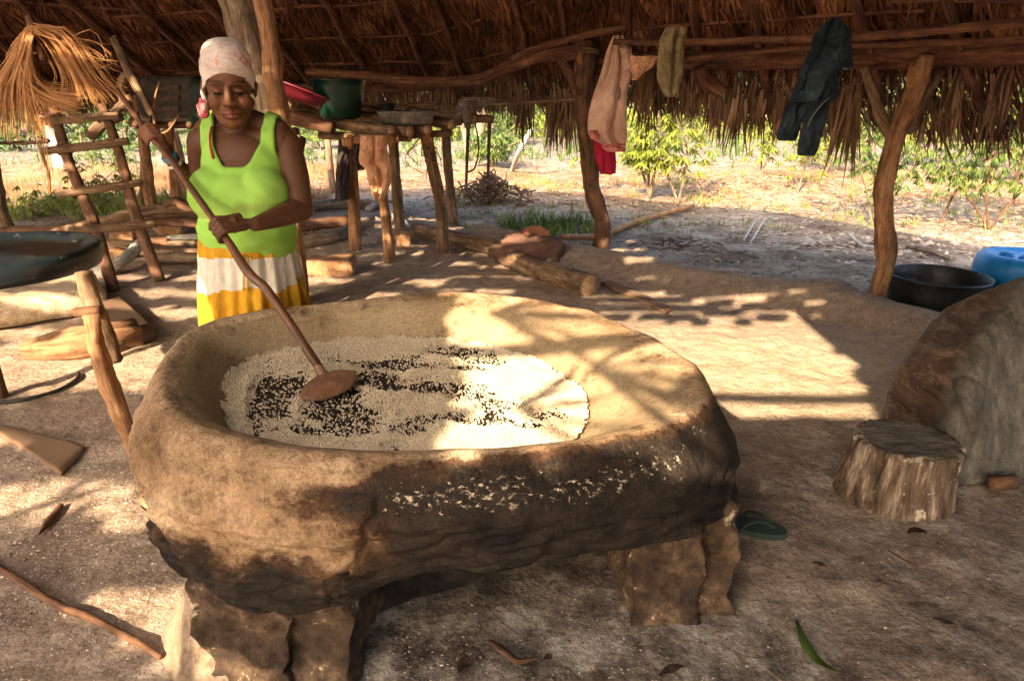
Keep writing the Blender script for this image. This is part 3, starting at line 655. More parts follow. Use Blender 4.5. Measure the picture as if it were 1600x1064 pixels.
def octs(P, size, jit=.35):
    n = len(P); V = O[None]*(1+rng.uniform(-jit, jit, (n, 6, 1)))*size[:, None, None]
    th = rng.uniform(0, 6.28, n); c, s = np.cos(th), np.sin(th); x = V[..., 0]*c[:, None]-V[..., 1]*s[:, None]; y = V[..., 0]*s[:, None]+V[..., 1]*c[:, None]
    V = np.stack([x, y, V[..., 2]], -1)+P[:, None]; F = OF[None]+6*np.arange(n)[:, None, None]; return V.reshape(-1, 3), F.reshape(-1, 3)
V, F = octs(P, size)
M['grain'] = mat('white_grain', [(.50, .40, .27), (.66, .57, .43)], 12, .8, 0, island=.18, spec=.2)
M['meal'] = mat('meal_bed', [(.42, .34, .23), (.62, .54, .40)], 130, .95, .004, 200)
big('roasting_grain', V, 3, M['grain'], None, 'stuff', 'loose bed of white tapioca like grains being roasted in the clay oven', 'grain', F=F)
# fine meal beneath the grains
nx = 240; xs = np.linspace(OC[0]-.95, OC[0]+.95, nx); ys = np.linspace(OC[1]-.7, OC[1]+.7, 180); X, Y = np.meshgrid(xs, ys); P2 = np.column_stack([X.ravel(), Y.ravel(), np.zeros(X.size)])
aa = np.arctan2(P2[:, 1]-OC[1], P2[:, 0]-OC[0]); rr = np.hypot(P2[:, 0]-OC[0], P2[:, 1]-OC[1]); ins = rr < np.interp(aa, ang, Rp)*(.975+np.array([.07*N(q*3, 1)+.05*N(q*9, 2)+.03*N(q*31, 5) for q in aa]))
b2_ = bare(P2)+.9*np.array([N(p[0]*14, p[1]*18, 7) for p in P2]); ok = ins & (b2_ > 1.30)
P2[:, 2] = .600+np.array([max(meal_h(p[0], p[1]), .006) for p in P2])*np.clip((b2_-1.05)*1.5, .1, 1)*.82*taper(P2)
i = (np.arange(179)[:, None]*nx+np.arange(nx-1)[None]).ravel(); F = np.stack([i, i+1, i+1+nx, i+nx], 1); F = F[ok[F].all(1)]
us, F2 = np.unique(F, return_inverse=True); big('roasting_meal', P2[us], 4, M['meal'], None, 'stuff', 'fine pale meal lying under the white grains in the oven', 'meal', F=F2.reshape(-1, 4), smooth=True)
# ---------------------------------------------------------------- the woman
WX, WY = -1.02, 2.65
def voxel(geo, size, it=3, fac=.5):
    me = bpy.data.meshes.new('tmp'); me.from_pydata(geo.verts().tolist(), [], geo.F); o = bpy.data.objects.new('tmp', me); COL.objects.link(o)
    r = o.modifiers.new('r', 'REMESH'); r.mode = 'VOXEL'; r.voxel_size = size
    s = o.modifiers.new('s', 'SMOOTH'); s.iterations = it; s.factor = fac
    dg = bpy.context.evaluated_depsgraph_get(); m2 = bpy.data.meshes.new_from_object(o.evaluated_get(dg))
    V = np.empty(len(m2.vertices)*3, np.float32); m2.vertices.foreach_get('co', V); V = V.reshape(-1, 3).astype(float)
    F = np.empty(len(m2.loops), np.int32); m2.loops.foreach_get('vertex_index', F); F = F.reshape(-1, 4)
    bpy.data.objects.remove(o); bpy.data.meshes.remove(me); bpy.data.meshes.remove(m2); return V, F
def torso(g, e=0., arms=False):
    ell((-.005, .02, .80), (.172+e, .15+e, .15), None, 64, 36, g); ell((-.002, -.02, .955), (.168+e, .145+e, .16+e), None, 64, 36, g)
    ell((.005, .0, 1.13), (.152+e, .12+e, .16+e), None, 64, 36, g)
    caps((-.13, .02, 1.285), (.145, .02, 1.285), .064+e, .064+e, g, 40); ell((.005, .0, 1.22), (.148+e, .093+e, .11+e), None, 60, 30, g)
    for x in (-.085, .092): ell((x, -.072, 1.105), (.082+e, .090+e, .090+e), None, 48, 28, g)
    for x in (-.13, .14): caps((0.0, .04, 1.375), (x, .03, 1.325), .045+e, .045+e, g, 32)
    ell((.005, .07, 1.2), (.15+e, .07+e, .18+e), None, 60, 30, g)
# the pole
tip = gp(514, 598, .632); lh = np.array([-.985, WY-.345, 1.018]); ax = lh-tip
PD = ax/np.linalg.norm(ax); rhp = tip+ax*1.82+np.array([0, 0, -.025]); top = tip+ax*2.25+np.array([0, 0, -.03])
g = tube([tip+PD*.01, tip+ax*.25+[.008, 0, -.002], tip+ax*.58+[.012, 0, 0.0], tip+ax*.70+[-.012, 0, .006], lh, tip+ax*1.35, tip+ax*1.6, rhp, top], [.0135, .0135, .0145, .016, .0125, .012, .0115, .011, .010], 14, rough=.10, n=60, seed=4.)
paddle = thing('stirring_paddle', tip, 'long crooked brown wooden stirring paddle held by the woman over the oven', 'paddle')
part('pole', g, M['pole'], paddle)
g = Geo(); pl = gp(470, 622, .632); pr = gp(556, 582, .650); cc = (pl+pr)/2; X = pr-pl; LX = np.linalg.norm(X); X /= LX; Zp = np.array([.15, -.42, .9]); Zp -= X*Zp.dot(X); Zp /= np.linalg.norm(Zp); Yp = np.cross(Zp, X)
V = []; F = []; nu, nv = 26, 14
for sgn in (1, -1):
    for i in range(nu):
        t_ = -1+2*i/(nu-1); wd = .047*(max(0, 1-abs(t_)**2.2))**.7+.0006
        for j in range(nv): s_ = -1+2*j/(nv-1); V.append(cc+X*t_*LX/2+Yp*s_*wd+Zp*(sgn*.006*(1-s_*s_*.7)*(1-t_*t_*.6)+.006*(1-s_*s_)*(sgn > 0)))
o_ = nu*nv
for i in range(nu-1):
    for j in range(nv-1):
        a_ = i*nv+j; F.append((a_, a_+1, a_+nv+1, a_+nv)); F.append((o_+a_, o_+a_+nv, o_+a_+nv+1, o_+a_+1))
for i in range(nu-1):
    for j in (0, nv-1): a_ = i*nv+j; F.append((a_, a_+nv, o_+a_+nv, o_+a_))
g.add(V, F); caps(tip+PD*.006, tip+PD*.06, .014, .015, g)
M['blade'] = mat('paddle_wood', [(.17, .08, .045), (.30, .155, .09)], 30, .45, .002, 60, stretch=(3, 1, 1), spec=.5)
part('paddle_blade', g, M['blade'], paddle)
HS = 1.085; HC = np.array([.005, -.035, 1.478]); HR = rot('Z', math.radians(17))@rot('X', math.radians(10))
def hp(p): return HC+HR@(np.array(p, float)*HS)
def he(c, r, g, M_=None): ell(hp(c), np.array(r)*HS, HR if M_ is None else HR@M_, 22, 14, g)
def hcap(a, b, r0, r1, g): caps(hp(a), hp(b), r0*HS, r1*HS, g, 14)
nails = []
def hand(g, c, a, wrist, rp, flip, relax=0.):
    """a hand closed round a pole: c on the pole, a the pole axis, fingers curl round it"""
    t_ = c-wrist; t_ = t_-a*t_.dot(a); t_ /= np.linalg.norm(t_); p = np.cross(a, t_)*flip; R0 = rp+.0105
    def rnd(ph, R=R0): ph = math.radians(ph); return p*math.cos(ph)*R+t_*math.sin(ph)*R
    kn = [c+a*(i-1.5)*.0205+p*(R0+.006)+t_*(.004-.002*abs(i-1.5)) for i in range(4)]
    base = c-t_*.072+p*.010
    for i in range(4):
        caps(base+a*(i-1.5)*.013, kn[i], .0150, .0115, g, 12)
        Ls = (.92, 1.05, 1.0, .85)[i]; ph = [8, 62*Ls, 128*Ls, 196*Ls-relax]; rs = [.0098, .0090, .0083, .0076]
        pts = [kn[i]]+[c+a*((i-1.5)*.0208)+rnd(q) for q in ph[1:]]
        for k in range(3): caps(pts[k], pts[k+1], rs[k]*1.02, rs[k+1], g, 12)
        n_ = pts[3]-c; n_ = n_-a*n_.dot(a); nails.append(pts[3]+n_/np.linalg.norm(n_)*.007)
    th0 = base+a*.030+p*.0; th1 = c+a*.044-t_*.022+p*.004; th2 = c+a*.040+rnd(-62, R0+.001); th3 = c+a*.030+rnd(-120, R0)
    caps(th0, th1, .017, .0135, g, 12); caps(th1, th2, .0125, .0108, g, 12); caps(th2, th3, .0108, .009, g, 12); nails.append(th3-PD*0)
    caps(wrist, base, .025, .021, g, 14, .8); ell(c-t_*.045+p*(.013), (.02, .02, .03), None, 12, 8, g)
g = Geo(); torso(g)
caps((0, .025, 1.33), (0.002, -.005, 1.44), .060, .056, g, 20)
for s in (-1, 1):   # legs and feet under the skirt
    caps((s*.09, .02, .76), (s*.085, .01, .46), .088, .058, g, 20); caps((s*.085, .01, .46), (s*.085, .03, .08), .056, .034, g, 18); caps((s*.085, .04, .04), (s*.10, -.12, .026), .034, .024, g, 14)
lS, lE, lW = np.array([.170, .02, 1.275]), np.array([.222, -.05, 1.045]), np.array([.128, -.280, 1.030])
rS, rE, rW = np.array([-.150, .03, 1.285]), np.array([-.215, .11, 1.075]), np.array([-.268, .00, 1.235])
caps(lS, (lS+lE)/2+[.006, 0, 0], .056, .051, g, 36); caps((lS+lE)/2+[.006, 0, 0], lE, .051, .043, g, 36)
caps(lE, lE*.6+lW*.4, .045, .041, g, 36); caps(lE*.6+lW*.4, lW, .041, .025, g, 36)
caps(rS, rE, .055, .042, g, 36); caps(rE, rE*.6+rW*.4, .044, .040, g, 18); caps(rE*.6+rW*.4, rW, .040, .025, g, 16)
wo = np.array([WX, WY, 0])
hand(g, lh-wo, PD, lW, .014, 1); nl_left = len(nails); hand(g, rhp-wo, PD, rW, .0125, 1, 20); 
# head
he((0, .015, .030), (.077, .095, .095), g); he((0, -.022, -.032), (.063, .062, .086), g); he((0, -.028, .040), (.066, .056, .055), g)
he((0, -.060, -.098), (.027, .024, .023), g); he((0, .03, -.03), (.06, .06, .06), g)
for s in (-1, 1):
    hcap((s*.052, -.005, -.048), (s*.020, -.055, -.096), .023, .022, g); he((s*.040, -.055, -.030), (.027, .026, .030), g)
    he((s*.078, .012, -.006), (.008, .017, .029), g); he((s*.080, .010, .004), (.010, .018, .018), g)
    hcap((s*.012, -.083, .024), (s*.036, -.079, .028), .0065, .0065, g); hcap((s*.036, -.079, .028), (s*.052, -.064, .021), .0065, .006, g)
    he((s*.031, -.0700, .002), (.0165, .0140, .0105), g); he((s*.0135, -.098, -.0335), (.0105, .012, .0085), g)
    hcap((s*.001, -.0985, -.0600), (s*.020, -.0890, -.0635), .0062, .0038, g); hcap((s*.001, -.0980, -.0715), (s*.018, -.0885, -.0680), .0074, .0040, g)
hcap((0, -.082, .018), (0, -.104, -.026), .0085, .0120, g); he((0, -.1045, -.0300), (.0135, .0130, .0115), g); he((0, -.072, -.064), (.034, .024, .027), g)
BV, BF = voxel(g, .0032, 4, .5)
L_ = (BV-HC)@HR/HS; lx, ly, lz = np.abs(L_[:, 0]), L_[:, 1], L_[:, 2]; fr = (ly < -.045)&(lz < .1)&(lz > -.13)&(lx < .075)
base = np.array([.105, .044, .022]); colr = np.tile(base, (len(BV), 1))
tone = np.array([1+.20*N(*(v*9.)) for v in BV]); colr *= tone[:, None]
def paint(mask, c): 
    global colr
    k = mask[:, None]; colr = colr*(1-k)+np.array(c)*k
g2 = lambda d, s: np.exp(-(d/s)**2)
cheek = fr*g2(lx-.038, .022)*g2(lz+.022, .026); paint(fr*.35, (.19, .075, .033)); paint(cheek*.42, (.27, .105, .043)); paint(fr*g2(lx, .016)*g2(lz-.055, .03)*.4, (.30, .13, .06)); paint(fr*g2(lx, .012)*g2(lz+.028, .014)*.45, (.34, .14, .06)); paint(fr*g2(lx, .02)*g2(lz+.1, .02)*.3, (.30, .12, .055))
paint(fr*g2(lz-(.0265+.004*np.sin((lx-.012)/.045*3)), .0042)*sm(.008, .014, lx)*(1-sm(.050, .056, lx))*.75, (.03, .015, .01))
paint(fr*g2(lz+.0065, .0042)*sm(.012, .018, lx)*(1-sm(.044, .05, lx))*.9, (.015, .008, .006))
paint(fr*g2(lz+.0165, .006)*sm(.012, .018, lx)*(1-sm(.044, .05, lx))*.35, (.07, .03, .018)); paint(fr*g2(lx-.015, .006)*g2(lz-.004, .01)*.5, (.06, .025, .015))
paint((ly < -.080)*g2(lz+.0615, .0055)*(1-sm(.018, .023, lx))*.75, (.26, .07, .05)); paint((ly < -.080)*g2(lz+.0725, .0055)*(1-sm(.016, .022, lx))*.85, (.42, .13, .11)); paint((ly < -.075)*g2(lz+.0665+.12*np.maximum(0, lx-.008)*.8, .0022)*(1-sm(.022, .027, lx)), (.04, .010, .008))
paint((ly < -.09)*g2(lx-.0085, .0045)*g2(lz+.0415, .003)*.85, (.02, .008, .006))
for k, n_ in enumerate(nails):
    d = np.linalg.norm(BV-n_, axis=1); paint((d < .0075)*(.9 if k >= nl_left else .25), (.20, .006, .015))
pal = np.linalg.norm(BV-(rhp-wo), axis=1); paint(np.exp(-(pal/.09)**2)*.35, (.42, .19, .12))
BR = np.sqrt(((BV[:, 0]-0)/.2)**2+((BV[:, 2]-1.12)/.12)**2)
m, t, b, tc = newmat('skin'); vc = _n(t, 'ShaderNodeVertexColor', layer_name='tone')
t.links.new(mixc(t, .25, vc.outputs[0], ramp(t, noi(t, tc.outputs['Object'], 40, 4), [(.5, .5, .5), (1, 1, 1)]), 'MULTIPLY'), b.inputs['Base Color']); b.inputs['Roughness'].default_value = .6; b.inputs['Specular IOR Level'].default_value = .3
b.inputs['Subsurface Weight'].default_value = .08; b.inputs['Subsurface Radius'].default_value = (.012, .004, .002); bump(t, b, noi(t, tc.outputs['Object'], 300, 3), .0006)
woman = thing('person', wo, 'woman in lime green tank top and white headwrap stirring the oven with a pole', 'person')
bo = big('body', BV+wo, 4, m, woman, kind=None, F=BF, smooth=True)
ca = bo.data.color_attributes.new('tone', 'FLOAT_COLOR', 'POINT'); ca.data.foreach_set('color', np.column_stack([colr, np.ones(len(colr))]).astype(np.float32).ravel())
# eyelashes, a dark line under each lid
M['lash'] = mat('eyelash', [(.008, .005, .004), (.015, .01, .008)], 10, .6, 0)
for s in (-1, 1):
    part('eyelashes', tube([wo+hp((s*x, y, z)) for x, y, z in ((.017, -.0810, -.0045), (.024, -.0850, -.0075), (.032, -.0858, -.0088), (.040, -.0828, -.0075), (.046, -.0770, -.0045))], [.0014, .0030, .0030, .0014], 6), M['lash'], woman)
# tank top cut from an inflated torso
g = Geo(); torso(g, .011); ell((.004, -.100, 1.105), (.115, .084, .082), None, 20, 12, g); ell((.004, -.08, 1.03), (.15, .09, .09), None, 20, 12, g); TV, TF = voxel(g, .006, 26, .5)
tx, ty, tz = TV[:, 0]-.004, TV[:, 1], TV[:, 2]; hx = tx-.012
neck_f = 1.205+1.6*np.maximum(np.abs(hx)-.035, 0)**1.35/.10*.3+np.where(np.abs(hx) > .085, (np.abs(hx)-.085)*14, 0)
neck = np.where(ty < .03, neck_f, 1.27+np.where(np.abs(hx) > .08, (np.abs(hx)-.08)*12, 0))
arm = np.where(tz > 1.14, .172-.036*sm(1.14, 1.24, tz), .30)
inn = (tz < neck)&(np.abs(hx) < arm)&(tz > .85)
kf = inn[TF].all(1); F = TF[kf]; us, F2 = np.unique(F, return_inverse=True); F2 = F2.reshape(-1, 4); CV = TV[us].copy()
e = np.concatenate([F2[:, [0, 1]], F2[:, [1, 2]], F2[:, [2, 3]], F2[:, [3, 0]]]); es = np.sort(e, 1); uq, ct = np.unique(es, axis=0, return_counts=True); be = uq[ct == 1]
for it in range(14):
    S = np.zeros_like(CV); n_ = np.zeros(len(CV)); np.add.at(S, be[:, 0], CV[be[:, 1]]); np.add.at(S, be[:, 1], CV[be[:, 0]]); np.add.at(n_, be[:, 0], 1); np.add.at(n_, be[:, 1], 1)
    k = n_ > 0; CV[k] = CV[k]*.5+.5*S[k]/n_[k][:, None]
for i_ in range(len(CV)):   # cloth wrinkles
    x_, y_, z_ = CV[i_]; k = .006*N(x_*6+z_*5, y_*5, z_*16)+.004*abs(N(x_*10+z_*16, y_*6, z_*9-x_*8))+.009*N(x_*9-z_*9, y_*8, z_*22)*float(sm(1.14, .98, z_))+.003*N(x_*22+z_*14, y_*8, z_*30); CV[i_, 0] += k*x_/.2; CV[i_, 1] -= k
m, t, b, tc = newmat('lime_knit'); co = tc.outputs['Object']
t.links.new(mixc(t, ramp(t, noi(t, co, 1, 4, .6, stretch=(1.5, 1.5, 9)), [(0, 0, 0), (1, 1, 1)], .56, .72), ramp(t, noi(t, co, 8, 6), [(.25, .50, .08), (.32, .57, .115)]), (.46, .58, .17)), b.inputs['Base Color'])
b.inputs['Roughness'].default_value = .9; b.inputs['Specular IOR Level'].default_value = .1; bump(t, b, noi(t, co, 260, 3), .0012)
tk = big('tank_top', CV+wo, 4, m, woman, kind=None, F=F2, smooth=True); sol = tk.modifiers.new('s', 'SOLIDIFY'); sol.thickness = .004; sol.offset = 1
nb = {}
for a_, b_ in be: nb.setdefault(a_, []).append(b_); nb.setdefault(b_, []).append(a_)
M['binding'] = mat('lime_binding_cloth', [(.17, .36, .05), (.25, .46, .08)], 30, .9, .001, 200); seen = set()
for s0 in list(nb):
    if s0 in seen or len(nb[s0]) != 2: continue
    lp = [s0]; seen.add(s0); cur = s0
    while True:
        nx_ = [q for q in nb[cur] if q not in seen]
        if not nx_: break
        cur = nx_[0]; seen.add(cur); lp.append(cur)
    if len(lp) < 30: continue
    P_ = CV[lp]+wo; P_ = np.vstack([P_, P_[:1]]); P_ = P_[::3] if len(P_) > 90 else P_; P_ = np.vstack([P_, P_[:1]])
    part('binding', tube(P_, .0042, 6, n=len(P_)*2, cap=False), M['binding'], woman)
# red bra strap
M['red'] = mat('red_cloth', [(.28, .012, .02), (.4, .02, .035)], 20, .8, .001, 200)
part('bra_strap', tube([wo+p for p in ((-.062, -.100, 1.235), (-.070, -.092, 1.275), (-.076, -.065, 1.320), (-.08, -.02, 1.356))], .0042, 8, flat=.5), M['red'], woman)
# skirt
ns, nr = 220, 46; V = []; F = []; MI = []
tiers = lambda z, a: 0 if z > .885+.006*math.sin(a*3) else (1 if z > .765+.014*math.sin(a*4+1)+.008*math.sin(a*9) else 2)
for i in range(nr):
    f = i/(nr-1); z = .935-.435*f
    for j in range(ns):
        a = 2*math.pi*j/ns; k = 1+.02*f; fold = f**.7*(.012*math.sin(13*a+2*math.sin(2*a))+.010*math.sin(23*a+f*2)+.020*N(math.cos(a)*4, math.sin(a)*4, f*1.6))
        rx = .175+.042*f**.8+fold; ry = .160+.070*f**.8+fold; V.append((-.018+rx*math.cos(a), -.005+ry*math.sin(a), z+.012*math.sin(a*5)*f))
for i in range(nr-1):
    for j in range(ns):
        k = (j+1) % ns; F.append((i*ns+j, (i+1)*ns+j, (i+1)*ns+k, i*ns+k)); MI.append(tiers(V[i*ns+j][2], 2*math.pi*j/ns))
M['ochre'] = mat('ochre_cotton', [(.46, .22, .010), (.66, .36, .022)], 9, .9, .004, 60, stretch=(3, 3, .6), grit=.35); M['white_cotton'] = mat('white_cotton', [(.50, .45, .38), (.74, .70, .64)], 9, .9, .004, 60, stretch=(3, 3, .6), grit=.3)
g = Geo(); g.add(np.array(V)+wo, F); g.M = MI; sk = part('skirt', g, [M['ochre'], M['white_cotton'], M['ochre']], woman); sol = sk.modifiers.new('s', 'SOLIDIFY'); sol.thickness = .003
for x in (.03, .045): part('drawstring', tube([wo+(x, -.176, .90), wo+(x+.003, -.200, .84), wo+(x-.002, -.212, .77)], .0035, 6), M['ochre'], woman)
# headwrap
V = []; F = []; nu, nv = 96, 44
for i in range(nv+1):
    f = i/nv
    for j in range(nu):
        a = 2*math.pi*j/nu; fx, fy = math.cos(a), math.sin(a)
        zb_ = -.012+.068*max(0, -fy)**1.2+.0*fy-.035*max(0, fy)
        z = zb_+(.150-zb_)*math.sin(f*math.pi/2)**.9; k = math.cos(f*math.pi/2)**.62 if f < 1 else 0
        bulge = 1+.10*math.sin(min(1, f*1.6)*math.pi/2)
        wr = .0035*math.sin(z*95+fx*5+2*math.sin(a*2))*max(0, 1-f)+.003*N(fx*3, fy*3, z*30)*min(1, f*4)+.0015*N(fx*7, fy*7, z*70)*min(1, f*4)
        V.append(wo+hp(((.0815+wr)*bulge*k*fx, .012+(.1000+wr)*bulge*k*fy, z)))
for i in range(nv):
    for j in range(nu): k = (j+1) % nu; F.append((i*nu+j, i*nu+k, (i+1)*nu+k, (i+1)*nu+j))
M['wrap'] = mat('stained_headwrap', [(.55, .45, .41), (.74, .64, .59)], 9, .9, .004, 60, grit=.3, stretch=(1, 1, 3), speck=((.62, .22, .20), 16, .60))
g = Geo(); g.add(V, F); hw = part('headwrap', g, M['wrap'], woman); hw.modifiers.new('s', 'SOLIDIFY').thickness = .006
M['knot'] = mat('pink_white_cloth', [(.62, .10, .13), (.66, .14, .17), (.78, .66, .62)], 26, .85, .003, 90, lo=.42, hi=.6)
kc = wo+hp((-.088, -.012, -.066)); V = ell(kc, (.021, .022, .034), None, 28, 18)
V.V[0] = np.array([v+(v-kc)*(.25*N(*((v-kc)*70))+.12*N(*((v-kc)*160))) for v in V.V[0]]); part('scarf_knot', V, M['knot'], woman)
part('scarf_tail', tube([kc+(.01, 0, .03), wo+hp((-.086, .005, -.02)), wo+hp((-.082, .02, .01))], [.009, .007], 8, flat=.5), M['wrap'], woman)
def ring(c, n_, r, th, mt, name):
    X = np.cross(n_, [0, 0, 1.]); X /= np.linalg.norm(X); Y = np.cross(n_, X); part(name, tube([c+r*(X*math.cos(a)+Y*.9*math.sin(a)) for a in np.linspace(0, 2*math.pi, 17)], th, 8, n=34, cap=False), mt, woman)
fd = (rW-rE)/np.linalg.norm(rW-rE); M['bead'] = mat('blue_bead', [(.01, .06, .12), (.05, .3, .45)], 300, .4, 0, spec=.6)
for q in (-.006, .0, .006): ring(wo+rW-fd*(.002+q), fd, .0275, .0042, M['bead'], 'bead_bracelet')
for q in (.028, .034): ring(wo+rW-fd*q, fd, .0295, .0035, M['white_cotton'], 'cord_bracelet')
# ---------------------------------------------------------------- logs, racks and the ladder
def log(name, pxs, r, mt, label, cat='log', group=None, seg=14, rough=.14, crook=.0, lift=0., flat=1., cut=None):
    rr = np.atleast_1d(r); pts = []
    for i, (u, v) in enumerate(pxs):
        q = rr[min(i, len(rr)-1)]; p = gput(u, v, q*.8+lift); pts.append(p)
    g = tube(pts, r, seg, rough=rough, crook=crook, flat=flat)
    c = g.verts().mean(0); c[2] = g.verts()[:, 2].min()
    t_ = thing(name, c, label, cat, group); part('trunk', g, M[mt], t_)
    if cut is not None:
        for e in cut:
            a, b = (pts[0], pts[1]) if e == 0 else (pts[-1], pts[-2]); d = (a-b)/np.linalg.norm(a-b); rad = rr[0] if e == 0 else rr[-1]
            part('cut_end', tube([a-d*.005, a+d*(rad*.13)], rad*.93, seg, n=2, rough=.1), M['cutwood'], t_)
    return t_
log('border_log', [(648, 356), (700, 370), (760, 385), (810, 408), (870, 430), (922, 447)], [.07, .075, .085, .092, .095], 'bark', 'long thick crooked log edging the floor in front of the centre post', cut=[-1], group='logs edging the floor', crook=.05)
log('border_log', [(425, 386), (470, 380), (520, 372), (548, 360), (580, 345)], [.07, .075, .07, .06], 'bark_grey', 'smooth grey log behind the woman, nearest of the logs behind the orange leg', group='logs edging the floor', cut=[0])
log('border_log', [(452, 332), (500, 322), (560, 318), (610, 322)], [.07, .08, .07], 'bark_grey', 'pale log lying farthest back behind the table legs', group='logs edging the floor')
log('border_log', [(440, 358), (500, 350), (545, 346)], [.06, .07], 'bark_dark', 'dark log between two pale logs behind the table', group='logs edging the floor', crook=.05)
log('forked_branch', [(575, 326), (600, 320), (622, 340), (640, 362)], [.05, .06, .055, .05], 'bark_white', 'sunlit pale bent branch lying behind the hanging tan cloth', group='logs edging the floor')
tp = [at(p[0], p[1], p[2]) for p in ((-20, 352, 6.9), (60, 357, 6.6), (130, 350, 6.5), (200, 340, 6.6), (290, 334, 6.7), (345, 338, 6.8))]
for k, (pts, r, mt, lb) in enumerate((
    ([at(70, 368, 6.4), at(150, 348, 6.5), at(230, 330, 6.7), at(262, 326, 6.8), at(330, 332, 6.9)], [.04, .05, .06, .06], 'bark', 'topmost crooked pole of the woodpile behind the ladder'),
    ([at(-20, 362, 6.9), at(110, 358, 6.9), at(240, 347, 6.9), at(340, 350, 6.9)], [.045, .05], 'bark_dark', 'dark straight pole running behind the ladder near the blue basin'),
    ([at(130, 378, 6.4), at(240, 392, 6.3), at(330, 396, 6.3)], [.06, .07], 'bark', 'thick low pole at the foot of the woodpile'),
    ([at(120, 400, 6.4), at(170, 420, 5.7), at(222, 378, 6.3)], [.05, .05], 'bark_white', 'sunlit split branch leaning between the ladder rails'),
    ([at(262, 372, 6.7), at(330, 372, 6.7)], [.03, .03], 'bark_white', 'thin pale stick lying on the woodpile beside the woman'),
    ([at(262, 381, 6.6), at(335, 384, 6.6)], [.03, .03], 'bark_grey', 'thin grey stick lying low in the woodpile beside the woman'),
    ([at(255, 322, 6.6), at(278, 314, 6.5), at(298, 326, 6.5), at(330, 322, 6.6)], [.02, .05, .04], 'bark_dark', 'dark knotty forked stub on top of the woodpile'),
    ([at(232, 405, 6.0), at(290, 402, 6.0), at(335, 400, 6.0)], [.045, .05], 'bark_grey', 'grey log in front of the woodpile behind the ladder foot'))):
    g = tube(pts, r, 12, rough=.2, crook=.05); c = g.verts().mean(0); t_ = thing('pole', c, lb, 'pole', 'poles of the woodpile'); part('trunk', g, M[mt], t_)
for (u, v, s, lb) in ((196, 385, (.26, .2, .2), 'orange clay block showing between the ladder rails'), (262, 360, (.3, .22, .22), 'pale sunlit clay block left of the woman on the woodpile'), (244, 388, (.22, .2, .14), 'small clay block under the poles left of the woman'),
                      (512, 424, (.42, .26, .15), 'rounded clay block on the floor to the right of the skirt'), (628, 378, (.16, .15, .14), 'small round clay block by the front table legs'), (178, 400, (.2, .18, .12), 'low clay lump at the ladder foot')):
    p = gput(u, v+8); g = rock((p[0], p[1]+s[1]/2, p[2]+s[2]/2-.01), s, random.uniform(-.3, .3), .03, parent=None, div=7); solo('clay_block', g, M['clay_block'], lb, 'block', 'clay blocks lying about the floor')
# ladder
l0, l1 = gput(178, 455), gput(250, 440); a0, a1 = at(84, 170, 6.1), at(160, 165, 6.1)
lad = thing('ladder', (l0+l1)/2, 'rough wooden ladder of two poles and four tied rungs leaning at left', 'ladder')
part('rail', tube([l0, l0*.65+a0*.35+[.02, 0, 0], l0*.3+a0*.7-[.02, 0, 0], a0], [.045, .044, .04, .038], 10, rough=.2, n=40), M['bark_dark'], lad)
part('rail', tube([l1, l1*.6+a1*.4-[.02, 0, 0], l1*.3+a1*.7+[.01, 0, 0], a1], [.045, .044, .04, .038], 10, rough=.2, n=40), M['bark_dark'], lad)
def on(a, b, v):   # point on the rail at pixel row v
    t = np.linspace(0, 1, 200)[:, None]; P = a*(1-t)+b*t; y = P[:, 1]*CP+(CAM_H-P[:, 2])*SP; q = 532-FOC*((P[:, 2]-CAM_H)*CP+P[:, 1]*SP)/y; return P[np.argmin(abs(q-v))]
for (va, vb) in ((189, 182), (232, 223), (299, 288), (357, 350)):
    A, B_ = on(l0, a0, va), on(l1, a1, vb); d = (B_-A)/np.linalg.norm(B_-A); part('rung', tube([A-d*.14-[0, .06, 0], (A+B_)/2-[0, .07, 0], B_+d*.14-[0, .06, 0]], [.032, .036, .03], 10, rough=.1), M['bark'], lad)
def lash(c, ax_, r, parent, mt='straw', k=4, w_=.0045):
    ax_ = np.asarray(ax_, float)/np.linalg.norm(ax_); X = np.cross(ax_, [.3, .9, .2]); X /= np.linalg.norm(X); Y = np.cross(ax_, X)
    P = [np.asarray(c)+ax_*((q/(k*8)-.5)*.045)+(X*math.cos(q*.785)+Y*math.sin(q*.785))*(r*(1.05+.05*random.random())) for q in range(k*8)]
    P.append(P[-1]+np.array([random.gauss(0, .03), -.02, -.10])); return part('lashing', tube(P, w_, 5, n=k*14), M[mt], parent)
for va, vb in ((189, 182), (232, 223), (299, 288), (357, 350)):
    for (a_, b_, v_) in ((l0, a0, va), (l1, a1, vb)): c_ = on(a_, b_, v_); lash(c_-[0, .03, 0], b_-a_, .062, lad, 'bark_dark', 3, .005)
lash(at(1432, 118, b2[1]-.1), (1, -1.1, 0), .088, hut); lash(at(914, 92, 6.7), (1, -.6, 0), .10, hut); lash(at(918, 80, 6.6), (.1, 0, 1), .10, hut, 'bark')
J_ = lambda s: random.gauss(0, s)
